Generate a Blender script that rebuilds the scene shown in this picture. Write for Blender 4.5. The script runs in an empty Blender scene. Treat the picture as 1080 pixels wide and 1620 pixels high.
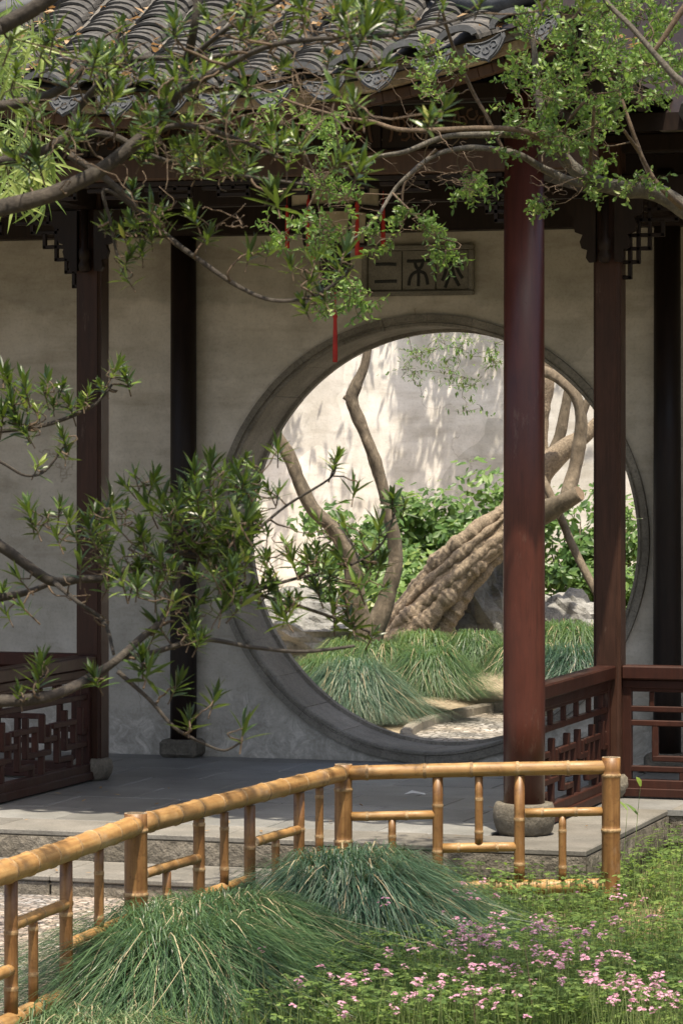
import bpy, math, random
from mathutils import Vector, Matrix, noise, Quaternion
random.seed(7)
sc = bpy.context.scene
COL = sc.collection
PI = math.pi

# ------------------------------------------------------------------ camera
FPX, HY, CAMZ, YAW = 5190.0, 708.0, 1.83, math.radians(17.9)
CAM = Vector((5.366, -18.30, CAMZ))
FW = Vector((-math.sin(YAW), math.cos(YAW), 0)); RT = Vector((math.cos(YAW), math.sin(YAW), 0)); UP = Vector((0, 0, 1))
cd = bpy.data.cameras.new('camera'); cam = bpy.data.objects.new('camera', cd); COL.objects.link(cam)
cam.location = CAM; cam.rotation_euler = (PI/2, 0, YAW)
cd.sensor_fit = 'VERTICAL'; cd.sensor_height = 36; cd.sensor_width = 24
cd.lens = FPX/1620*36; cd.shift_y = (HY-810)/1620
cd.clip_start = .1; cd.clip_end = 3000
cd.dof.use_dof = True; cd.dof.focus_distance = 15.5; cd.dof.aperture_fstop = 15.0
sc.camera = cam

# ------------------------------------------------------------------ sky, sun, exposure
SUN = Vector((.165, -.30, .94)).normalized()
w = bpy.data.worlds.new('World'); sc.world = w; w.use_nodes = True
nt = w.node_tree; bg = nt.nodes['Background']
sky = nt.nodes.new('ShaderNodeTexSky'); sky.sky_type = 'NISHITA'; sky.sun_disc = False
sky.sun_elevation = math.asin(SUN.z); sky.sun_rotation = math.atan2(SUN.x, SUN.y)
sky.dust_density = 4.5; sky.air_density = 1.0; sky.ozone_density = .8
nt.links.new(sky.outputs[0], bg.inputs[0]); bg.inputs[1].default_value = .12
sl = bpy.data.lights.new('sun', 'SUN'); sl.energy = 4.8; sl.angle = math.radians(.55); sl.color = (1, .89, .72)
so = bpy.data.objects.new('sun', sl); COL.objects.link(so)
so.rotation_euler = (-SUN).to_track_quat('-Z', 'Y').to_euler(); so.location = (0, 0, 30)
sc.view_settings.view_transform = 'Standard'; sc.view_settings.look = 'None'
sc.view_settings.gamma = 1; sc.view_settings.use_curve_mapping = False
sc.view_settings.exposure = .8
sc.cycles.use_denoising = True
sc.cycles.max_bounces = 8; sc.cycles.diffuse_bounces = 5; sc.cycles.transmission_bounces = 4; sc.cycles.transparent_max_bounces = 8
sc.cycles.sample_clamp_indirect = 6

# ------------------------------------------------------------------ measuring helpers (photo measurements -> metres in the place)
def ray(px, py): return FW + RT*((px-540)/FPX) + UP*((HY-py)/FPX)
def at(px, py, d): return CAM + ray(px, py)*d
def onY(px, py, y): r = ray(px, py); return CAM + r*((y-CAM.y)/r.y)
def onX(px, py, x): r = ray(px, py); return CAM + r*((x-CAM.x)/r.x)
def onZ(px, py, z): r = ray(px, py); return CAM + r*((z-CAM.z)/r.z)
def proj(p):
    v = p-CAM; d = v.dot(FW); return 540+FPX*v.dot(RT)/d, HY-FPX*v.z/d, d
def out_of_frame(p, m=60):
    x, y, d = proj(p)
    return d > .5 and (y < -m or x < -m or x > 1080+m)
def U(a, b): return random.uniform(a, b)

# ------------------------------------------------------------------ materials
def newmat(name):
    m = bpy.data.materials.new(name); m.use_nodes = True
    t = m.node_tree; b = t.nodes['Principled BSDF']; return m, t, b
def N(t, k, **kw):
    n = t.nodes.new(k)
    for a, v in kw.items(): setattr(n, a, v)
    return n
def ramp(t, stops, src=None):
    r = N(t, 'ShaderNodeValToRGB'); e = r.color_ramp.elements
    while len(e) < len(stops): e.new(.5)
    for i, (p, c) in enumerate(stops):
        e[i].position = p; e[i].color = (*c, 1)
    if src is not None: t.links.new(src, r.inputs[0])
    return r
def coords(t, scale=(1, 1, 1), kind='Object'):
    tc = N(t, 'ShaderNodeTexCoord'); mp = N(t, 'ShaderNodeMapping'); mp.inputs['Scale'].default_value = scale
    t.links.new(tc.outputs[kind], mp.inputs[0]); return mp.outputs[0]
def tnoise(t, vec, scale, detail=6, rough=.6, dist=0):
    n = N(t, 'ShaderNodeTexNoise'); n.inputs['Scale'].default_value = scale; n.inputs['Detail'].default_value = detail
    n.inputs['Roughness'].default_value = rough; n.inputs['Distortion'].default_value = dist
    t.links.new(vec, n.inputs['Vector']); return n.outputs[0]
def mixc(t, fac, a, b, mode='MIX'):
    n = N(t, 'ShaderNodeMix', data_type='RGBA', blend_type=mode)
    if isinstance(fac, (int, float)): n.inputs[0].default_value = fac
    else: t.links.new(fac, n.inputs[0])
    for s, v in ((6, a), (7, b)):
        if isinstance(v, tuple): n.inputs[s].default_value = (*v, 1)
        else: t.links.new(v, n.inputs[s])
    return n.outputs[2]
def bump(t, b, h, strength=.3, dist=.01, prev=None):
    n = N(t, 'ShaderNodeBump'); n.inputs['Strength'].default_value = strength; n.inputs['Distance'].default_value = dist
    t.links.new(h, n.inputs['Height'])
    if prev is not None: t.links.new(prev, n.inputs['Normal'])
    t.links.new(n.outputs[0], b.inputs['Normal']); return n.outputs[0]
def objvar(t, col, amt=.15):
    """small brightness difference from object to object"""
    oi = N(t, 'ShaderNodeObjectInfo'); mr = N(t, 'ShaderNodeMapRange')
    mr.inputs[3].default_value = 1-amt; mr.inputs[4].default_value = 1+amt
    t.links.new(oi.outputs['Random'], mr.inputs[0])
    hs = N(t, 'ShaderNodeHueSaturation'); t.links.new(mr.outputs[0], hs.inputs['Value']); t.links.new(col, hs.inputs['Color'])
    return hs.outputs[0]

def stone(name, c1, c2, c3, scale=6, rough=.85, bstr=.5, bdist=.01, fine=60, var=.12, vec_scale=(1, 1, 1)):
    m, t, b = newmat(name); v = coords(t, vec_scale)
    n1 = tnoise(t, v, scale, 8, .65); n2 = tnoise(t, v, fine, 4, .7); n3 = tnoise(t, v, scale*.25, 4, .6, .6)
    c = ramp(t, [(.3, c1), (.55, c2), (.75, c3)], n1).outputs[0]
    sp = ramp(t, [(.35, (.45, .45, .45)), (.55, (1, 1, 1)), (.7, (1.0, 1.0, 1.0))], n2).outputs[0]
    c = mixc(t, .6, c, sp, 'MULTIPLY')
    st = ramp(t, [(.4, (.62, .6, .55)), (.62, (1, 1, 1))], n3).outputs[0]
    c = mixc(t, .7, c, st, 'MULTIPLY')
    c = objvar(t, c, var); t.links.new(c, b.inputs['Base Color']); b.inputs['Roughness'].default_value = rough
    p = bump(t, b, n2, bstr, bdist*.5); bump(t, b, n1, bstr, bdist*2, p)
    return m

MAT = {}
MAT['kerb'] = stone('granite_kerb', (.15, .145, .13), (.20, .19, .17), (.26, .245, .22), 4, .8, .35, .005, 90)
MAT['rough_stone'] = stone('rough_granite', (.14, .125, .10), (.23, .205, .165), (.33, .30, .25), 14, .9, 1.0, .02, 45)
MAT['slate'] = stone('slate_paving', (.19, .192, .188), (.255, .256, .248), (.33, .325, .31), 3, .5, .2, .003, 120, .13)
MAT['gate_stone'] = stone('gate_stone', (.19, .172, .138), (.28, .255, .21), (.37, .34, .285), 5, .8, .35, .006, 80, .06)
MAT['tile'] = stone('roof_tile_clay', (.05, .05, .049), (.095, .092, .088), (.185, .172, .155), 9, .8, .4, .006, 70, .25)
MAT['eave_tile'] = stone('eave_tile_clay', (.045, .050, .058), (.07, .076, .086), (.10, .108, .115), 9, .7, .4, .006, 60, .12)
MAT['rock'] = stone('garden_rock', (.16, .165, .17), (.30, .30, .29), (.46, .45, .42), 3.5, .85, .8, .03, 25, .1)
MAT['drum'] = stone('drum_stone', (.12, .105, .08), (.18, .16, .125), (.25, .225, .18), 20, .9, .8, .008, 70)
MAT['plaque'] = stone('plaque_stone', (.19, .178, .145), (.24, .225, .185), (.29, .275, .23), 10, .8, .3, .004, 90, .08)
MAT['char'] = stone('carved_dark', (.02, .022, .02), (.028, .03, .027), (.035, .035, .03), 10, .8, .2, .003)
MAT['lime'] = stone('weathered_lime', (.22, .13, .075), (.46, .38, .27), (.60, .52, .40), 5, .9, .5, .01, 60)

def plaster(name, a, b2, dirt, coats=True):
    m, t, b = newmat(name); v = coords(t)
    big = tnoise(t, v, .8, 5, .6, .5); mid = tnoise(t, v, 4, 8, .65); fine = tnoise(t, v, 60, 5, .7)
    streak = tnoise(t, coords(t, (1.2, 1.2, 6)), 1.3, 5, .6, .3)
    c = ramp(t, [(.35, a), (.62, b2)], big).outputs[0]
    c = mixc(t, .8, c, ramp(t, [(.35, (.70, .69, .66)), (.6, (1.0, 1.0, 1.0))], mid).outputs[0], 'MULTIPLY')
    c = mixc(t, .6, c, ramp(t, [(.36, (.72, .69, .64)), (.5, (1, 1, 1)), (.66, (1.0, .985, .96))], streak).outputs[0], 'MULTIPLY')
    # patched repair with its own outline
    vo = N(t, 'ShaderNodeTexVoronoi', distance='CHEBYCHEV'); vo.inputs['Scale'].default_value = .62; vo.inputs['Randomness'].default_value = .85
    warp = N(t, 'ShaderNodeVectorMath', operation='ADD'); ns = N(t, 'ShaderNodeTexNoise'); ns.inputs['Scale'].default_value = 2.2
    sc_ = N(t, 'ShaderNodeVectorMath', operation='SCALE'); sc_.inputs['Scale'].default_value = .28
    t.links.new(v, ns.inputs['Vector']); t.links.new(ns.outputs[1], sc_.inputs[0]); t.links.new(v, warp.inputs[0]); t.links.new(sc_.outputs[0], warp.inputs[1])
    t.links.new(warp.outputs[0], vo.inputs['Vector'])
    sep = N(t, 'ShaderNodeSeparateColor'); t.links.new(vo.outputs['Color'], sep.inputs[0])
    c = mixc(t, .8, c, ramp(t, [(.2, (.76, .755, .74)), (.8, (1.04, 1.03, 1.02))], sep.outputs[0]).outputs[0], 'MULTIPLY')
    # cracks
    v2 = N(t, 'ShaderNodeTexVoronoi', feature='DISTANCE_TO_EDGE'); v2.inputs['Scale'].default_value = .75
    w2 = N(t, 'ShaderNodeVectorMath', operation='ADD'); n2 = N(t, 'ShaderNodeTexNoise'); n2.inputs['Scale'].default_value = 3.5; n2.inputs['Detail'].default_value = 8
    s2 = N(t, 'ShaderNodeVectorMath', operation='SCALE'); s2.inputs['Scale'].default_value = .7
    t.links.new(v, n2.inputs['Vector']); t.links.new(n2.outputs[1], s2.inputs[0]); t.links.new(v, w2.inputs[0]); t.links.new(s2.outputs[0], w2.inputs[1]); t.links.new(w2.outputs[0], v2.inputs['Vector'])
    mul = N(t, 'ShaderNodeMath', operation='ADD'); t.links.new(v2.outputs['Distance'], mul.inputs[0])
    gate = ramp(t, [(.52, (.05, .05, .05)), (.6, (0, 0, 0))], tnoise(t, v, 1.4, 3)).outputs[0]
    t.links.new(gate, mul.inputs[1])
    crack = ramp(t, [(.0, (.45, .42, .38)), (.006, (1, 1, 1))], mul.outputs[0]).outputs[0]
    c = mixc(t, .7, c, crack, 'MULTIPLY')
    # older and newer coats of limewash, each ending in an uneven line
    sx = N(t, 'ShaderNodeSeparateXYZ'); t.links.new(v, sx.inputs[0])
    ln = N(t, 'ShaderNodeMath', operation='MULTIPLY_ADD'); ln.inputs[1].default_value = .55; t.links.new(tnoise(t, coords(t, (1, 1, .4)), 1.1, 7, .62), ln.inputs[0]); t.links.new(sx.outputs[2], ln.inputs[2])
    ln2 = N(t, 'ShaderNodeMath', operation='MULTIPLY'); ln2.inputs[1].default_value = .2; t.links.new(ln.outputs[0], ln2.inputs[0])
    c = mixc(t, .9 if coats else 0, c, ramp(t, [(.0, (.93, .925, .91)), (.385, (.90, .89, .86)), (.392, (1.02, 1.01, .99)), (.592, (1.03, 1.02, 1.0)), (.597, (.80, .80, .78)), (1, (.78, .775, .75))], ln2.outputs[0]).outputs[0], 'MULTIPLY')
    # damp, flaking foot of the wall
    fo = N(t, 'ShaderNodeMath', operation='MULTIPLY_ADD'); fo.inputs[1].default_value = -1.0; fo.inputs[2].default_value = .62
    t.links.new(sx.outputs[2], fo.inputs[0])
    ad = N(t, 'ShaderNodeMath', operation='ADD'); t.links.new(fo.outputs[0], ad.inputs[0])
    t.links.new(tnoise(t, v, 5, 9, .72), ad.inputs[1])
    dm = ramp(t, [(.72, (0, 0, 0)), (.95, (.75, .75, .75))], ad.outputs[0]).outputs[0]
    fl = ramp(t, [(.36, dirt), (.52, tuple(q*.8 for q in a)), (.62, b2)], tnoise(t, v, 9, 10, .75, 1.0)).outputs[0]
    c = mixc(t, dm, c, fl)
    c = mixc(t, .35, c, ramp(t, [(.35, (.6, .6, .6)), (.5, (1, 1, 1))], fine).outputs[0], 'MULTIPLY')
    t.links.new(c, b.inputs['Base Color']); b.inputs['Roughness'].default_value = .92
    p = bump(t, b, fine, .25, .004); bump(t, b, mid, .35, .02, p)
    return m
MAT['plaster'] = plaster('old_plaster', (.555, .515, .44), (.69, .645, .565), (.25, .23, .19))
MAT['rear_plaster'] = plaster('rear_plaster', (.80, .77, .73), (.87, .85, .82), (.45, .42, .38), False)

def wood(name, c1, c2, rough=.4, coat=.25, var=.12, vs=(9, 9, 1.2)):
    m, t, b = newmat(name); v = coords(t, vs); n1 = tnoise(t, v, 4, 8, .65, .3); v3 = coords(t); n2 = tnoise(t, v3, 2.2, 6, .65); n3 = tnoise(t, v3, 70, 3, .6)
    c = ramp(t, [(.3, c1), (.7, c2)], n1).outputs[0]
    c = mixc(t, .55, c, ramp(t, [(.35, (.6, .6, .62)), (.62, (1.12, 1.08, 1.05))], n2).outputs[0], 'MULTIPLY')
    c = objvar(t, c, var); t.links.new(c, b.inputs['Base Color'])
    r = ramp(t, [(.3, (rough-.1,)*3), (.7, (rough+.18,)*3)], n2).outputs[0]; t.links.new(r, b.inputs['Roughness'])
    b.inputs['Coat Weight'].default_value = coat; b.inputs['Coat Roughness'].default_value = .3; b.inputs['Specular IOR Level'].default_value = .2
    bump(t, b, n1, .12, .004); return m
def chips(m):
    t = m.node_tree; b = t.nodes['Principled BSDF']; src = b.inputs['Base Color'].links[0].from_socket
    k = ramp(t, [(.60, (0, 0, 0)), (.66, (1, 1, 1))], tnoise(t, coords(t, (3, 3, 1)), 3.2, 9, .75)).outputs[0]
    dust = mixc(t, k, src, mixc(t, .2, src, (.20, .15, .12))); t.links.new(dust, b.inputs['Base Color'])
    hair = ramp(t, [(.485, (1, 1, 1)), (.5, (.3, .28, .27)), (.515, (1, 1, 1))], tnoise(t, coords(t, (7, 7, .35)), 2.0, 3, .6)).outputs[0]
    t.links.new(mixc(t, .3, dust, hair, 'MULTIPLY'), b.inputs['Base Color']); return m
MAT['lacquer'] = wood('red_lacquer', (.050, .0165, .0115), (.075, .0225, .015), .34, .25)
MAT['dark_wood'] = wood('dark_lacquered_wood', (.032, .0155, .010), (.055, .025, .016), .45, .05)
MAT['rail_wood'] = wood('rail_lacquer', (.026, .010, .007), (.048, .016, .010), .5, .03)
MAT['black_wood'] = wood('smoked_wood', (.011, .0068, .0052), (.022, .013, .009), .5, .04)
chips(MAT['lacquer']); chips(MAT['dark_wood']); chips(MAT['rail_wood'])
MAT['beam_wood'] = wood('beam_wood', (.05, .028, .017), (.09, .05, .03), .5, .1)

def bamboo(name, a, b2, c3):
    m, t, b = newmat(name)
    n1 = tnoise(t, coords(t, (30, 30, 1.3)), 1.6, 6, .6); n2 = tnoise(t, coords(t, (4, 4, 2.5)), 2.5, 7, .7, .4); n3 = tnoise(t, coords(t, (60, 60, 3)), 4, 3)
    c = ramp(t, [(.3, a), (.52, b2), (.72, c3)], n1).outputs[0]
    c = mixc(t, .75, c, ramp(t, [(.30, (.36, .29, .23)), (.44, (.80, .76, .70)), (.55, (1, 1, 1)), (.72, (1.10, 1.09, 1.06))], n2).outputs[0], 'MULTIPLY')
    spot = ramp(t, [(.57, (1, 1, 1)), (.68, (.42, .36, .30))], tnoise(t, coords(t), 38, 4, .7)).outputs[0]
    c = mixc(t, .6, c, spot, 'MULTIPLY')
    spl = ramp(t, [(.0, (.25, .2, .16)), (.03, (1, 1, 1))], tnoise(t, coords(t, (24, 24, .7)), 1.1, 1, .5)).outputs[0]
    grey = ramp(t, [(.52, (0, 0, 0)), (.68, (1, 1, 1))], tnoise(t, coords(t, (3, 3, 1.5)), 2.0, 6, .7)).outputs[0]
    c = mixc(t, grey, c, mixc(t, .45, c, (.33, .29, .23)))
    c = objvar(t, c, .16); t.links.new(c, b.inputs['Base Color']); b.inputs['Roughness'].default_value = .5
    b.inputs['Coat Weight'].default_value = .05; b.inputs['Coat Roughness'].default_value = .35
    bump(t, b, n3, .2, .002); return m
MAT['bamboo'] = bamboo('dried_bamboo', (.24, .125, .042), (.34, .196, .07), (.43, .28, .118))
MAT['bamboo_old'] = bamboo('dried_bamboo_brown', (.125, .055, .016), (.20, .098, .030), (.285, .158, .055))
MAT['bamboo_node'] = stone('bamboo_node', (.24, .14, .06), (.38, .25, .12), (.50, .38, .22), 30, .7, .5, .004)
MAT['bamboo_cut'] = stone('bamboo_cut', (.22, .16, .10), (.40, .32, .22), (.55, .48, .38), 40, .9, .5, .004)

def leafmat(name, stops, rough=.4, trans=.35, tcol=(.25, .45, .05), spec=.5):
    m, t, b = newmat(name)
    ge = N(t, 'ShaderNodeNewGeometry'); oi = N(t, 'ShaderNodeObjectInfo')
    mx = N(t, 'ShaderNodeMath', operation='MULTIPLY_ADD'); mx.inputs[1].default_value = .35
    sb = N(t, 'ShaderNodeMath', operation='MULTIPLY'); sb.inputs[1].default_value = .65
    t.links.new(ge.outputs['Random Per Island'], sb.inputs[0]); t.links.new(oi.outputs['Random'], mx.inputs[0]); t.links.new(sb.outputs[0], mx.inputs[2])
    c = ramp(t, stops, mx.outputs[0]).outputs[0]
    t.links.new(c, b.inputs['Base Color']); b.inputs['Roughness'].default_value = rough; b.inputs['Specular IOR Level'].default_value = spec
    tr = N(t, 'ShaderNodeBsdfTranslucent'); t.links.new(mixc(t, .5, c, tcol), tr.inputs[0])
    ms = N(t, 'ShaderNodeMixShader'); ms.inputs[0].default_value = trans
    t.links.new(b.outputs[0], ms.inputs[1]); t.links.new(tr.outputs[0], ms.inputs[2])
    t.links.new(ms.outputs[0], t.nodes['Material Output'].inputs[0]); return m
MAT['pod_leaf'] = leafmat('podocarpus_leaf', [(0, (.008, .018, .006)), (.40, (.020, .042, .011)), (.66, (.046, .085, .018)), (.85, (.13, .20, .036)), (.95, (.26, .31, .08)), (1, (.32, .17, .05))], .34, .24, (.30, .44, .04))
MAT['box_leaf'] = leafmat('box_leaf', [(0, (.05, .10, .022)), (.4, (.12, .21, .045)), (.75, (.23, .34, .085)), (1, (.38, .42, .13))], .40, .42, (.28, .45, .06))
MAT['bamboo_leaf'] = leafmat('bamboo_leaf', [(0, (.08, .14, .026)), (.6, (.16, .24, .05)), (1, (.30, .34, .09))], .45, .35, (.35, .5, .08))
MAT['shrub_leaf'] = leafmat('shrub_leaf', [(0, (.03, .075, .022)), (.4, (.075, .155, .042)), (.75, (.16, .26, .07)), (1, (.34, .38, .13))], .42, .38, (.38, .55, .09))
MAT['crown_leaf'] = leafmat('crown_leaf', [(0, (.04, .09, .02)), (1, (.10, .17, .04))], .45, .3, (.2, .35, .05))
MAT['sedge'] = leafmat('shaded_sedge_blade', [(0, (.010, .034, .022)), (.35, (.026, .066, .040)), (.65, (.060, .118, .070)), (.88, (.15, .205, .13)), (1, (.34, .33, .21))], .42, .25, (.2, .34, .1))  # sedge with bluish shade put into the blade colour
MAT['sedge_lit'] = leafmat('sunlit_sedge_blade', [(0, (.014, .038, .016)), (.35, (.035, .082, .032)), (.65, (.08, .145, .058)), (.87, (.20, .26, .13)), (1, (.44, .42, .27))], .4, .25, (.28, .42, .14))  # same sedge with sunlight and silvery highlights put into the colour
MAT['lawn_sedge'] = leafmat('rear_sedge', [(0, (.03, .075, .03)), (.5, (.07, .135, .045)), (.85, (.14, .20, .06)), (1, (.27, .27, .10))], .45, .3, (.25, .38, .08))
MAT['straw'] = leafmat('dead_straw', [(0, (.22, .17, .09)), (1, (.45, .38, .24))], .6, .2, (.5, .4, .2))
MAT['clover'] = leafmat('clover_leaf', [(0, (.045, .09, .024)), (.4, (.11, .18, .045)), (.75, (.21, .29, .075)), (1, (.42, .42, .14))], .5, .40, (.35, .5, .08))
MAT['stem'] = leafmat('green_stem', [(0, (.10, .16, .05)), (1, (.2, .24, .08))], .5, .1)
MAT['petal'] = leafmat('pink_petal', [(0, (.52, .26, .42)), (.5, (.66, .38, .50)), (1, (.78, .56, .64))], .6, .35, (.85, .4, .5), .2)
MAT['dry_leaf'] = leafmat('dry_leaf', [(0, (.22, .13, .06)), (.5, (.36, .25, .14)), (1, (.50, .40, .27))], .6, .3, (.6, .3, .08))
def bark(name, a, b2, c3, sc1=(6, 6, 2), bs=.6):
    m, t, b = newmat(name); n1 = tnoise(t, coords(t, sc1), 6, 8, .7, .5); n2 = tnoise(t, coords(t), 2.2, 4)
    c = ramp(t, [(.32, a), (.55, b2), (.75, c3)], n1).outputs[0]
    c = mixc(t, .5, c, ramp(t, [(.4, (.65, .66, .62)), (.6, (1.1, 1.05, 1.0))], n2).outputs[0], 'MULTIPLY')
    t.links.new(c, b.inputs['Base Color']); b.inputs['Roughness'].default_value = .9; bump(t, b, n1, bs, .012); return m
MAT['bark'] = bark('dark_bark', (.022, .018, .015), (.048, .040, .032), (.10, .088, .07), (8, 8, 8))
MAT['twig'] = bark('twig_bark', (.050, .034, .022), (.11, .078, .05), (.22, .17, .12), (12, 12, 12), .3)
MAT['grey_bark'] = bark('grey_bark', (.055, .048, .040), (.11, .10, .082), (.22, .205, .17), (9, 9, 9))
MAT['old_bark'] = bark('gnarled_bark', (.13, .10, .07), (.30, .24, .175), (.48, .40, .30), (11, 11, 11), 1.0)
MAT['smooth_bark'] = bark('smooth_bark', (.075, .060, .042), (.15, .122, .088), (.26, .215, .155), (5, 5, 3), .6)
MAT['stem_bark'] = bark('stem_bark', (.055, .046, .034), (.14, .115, .085), (.29, .25, .19), (4, 4, 2.2), .9)
MAT['cut_wood'] = bark('cut_wood', (.11, .08, .052), (.18, .13, .085), (.25, .185, .125), (9, 9, 9), .2)
def soil(name, a, b2, c3, sc1=7):
    m, t, b = newmat(name); v = coords(t); n1 = tnoise(t, v, sc1, 9, .7); n2 = tnoise(t, v, 1.0, 5)
    c = ramp(t, [(.35, a), (.52, b2), (.7, c3)], n1).outputs[0]; c = mixc(t, .5, c, ramp(t, [(.4, (.6, .62, .55)), (.6, (1.1, 1.08, 1.0))], n2).outputs[0], 'MULTIPLY')
    t.links.new(c, b.inputs['Base Color']); b.inputs['Roughness'].default_value = .95; bump(t, b, n1, .8, .03); return m
MAT['soil'] = soil('bed_soil', (.07, .06, .03), (.13, .11, .055), (.21, .18, .10))
MAT['sand'] = soil('dry_soil', (.22, .18, .12), (.34, .28, .2), (.45, .38, .28), 12)
def pebble(name, cols, scale, stretch=(1, 1, 1), gap=(.10, .09, .075), bstr=1.0):
    m, t, b = newmat(name); v = coords(t, stretch)
    vo = N(t, 'ShaderNodeTexVoronoi'); vo.inputs['Scale'].default_value = scale; t.links.new(v, vo.inputs['Vector'])
    ve = N(t, 'ShaderNodeTexVoronoi', feature='DISTANCE_TO_EDGE'); ve.inputs['Scale'].default_value = scale; t.links.new(v, ve.inputs['Vector'])
    sp = N(t, 'ShaderNodeSeparateColor'); t.links.new(vo.outputs['Color'], sp.inputs[0])
    c = ramp(t, cols, sp.outputs[0]).outputs[0]; e = ramp(t, [(.02, (0, 0, 0)), (.12, (1, 1, 1))], ve.outputs[0]).outputs[0]
    band = ramp(t, [(.42, (.62, .66, .72)), (.58, (1.05, 1.0, .95))], tnoise(t, coords(t), 1.1, 3)).outputs[0]
    c = mixc(t, e, gap, c); c = mixc(t, .8, c, band, 'MULTIPLY')
    t.links.new(c, b.inputs['Base Color']); b.inputs['Roughness'].default_value = .75; bump(t, b, e, bstr, .012); return m
MAT['pebble'] = pebble('pebble_mosaic', [(0, (.20, .19, .18)), (.35, (.34, .29, .24)), (.7, (.46, .38, .32)), (1, (.60, .57, .53))], 24, (1, 2.2, 1))
MAT['rear_pebble'] = pebble('rear_pebbles', [(0, (.16, .15, .13)), (.4, (.32, .29, .24)), (.75, (.45, .41, .35)), (1, (.6, .56, .5))], 17, (1, 1, 1), (.16, .14, .11))
def plain(name, c, rough=.6, trans=0):
    m, t, b = newmat(name); n = tnoise(t, coords(t), 14, 5)
    k = ramp(t, [(.35, tuple(x*.75 for x in c)), (.65, tuple(min(1, x*1.15) for x in c))], n).outputs[0]
    t.links.new(k, b.inputs['Base Color']); b.inputs['Roughness'].default_value = rough; return m
MAT['tassel'] = plain('red_tassel', (.42, .022, .014), .7)
MAT['paper'] = plain('lantern_paper', (.42, .36, .25), .8)
MAT['white_paper'] = plain('white_paper', (.75, .75, .72), .8)

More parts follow.
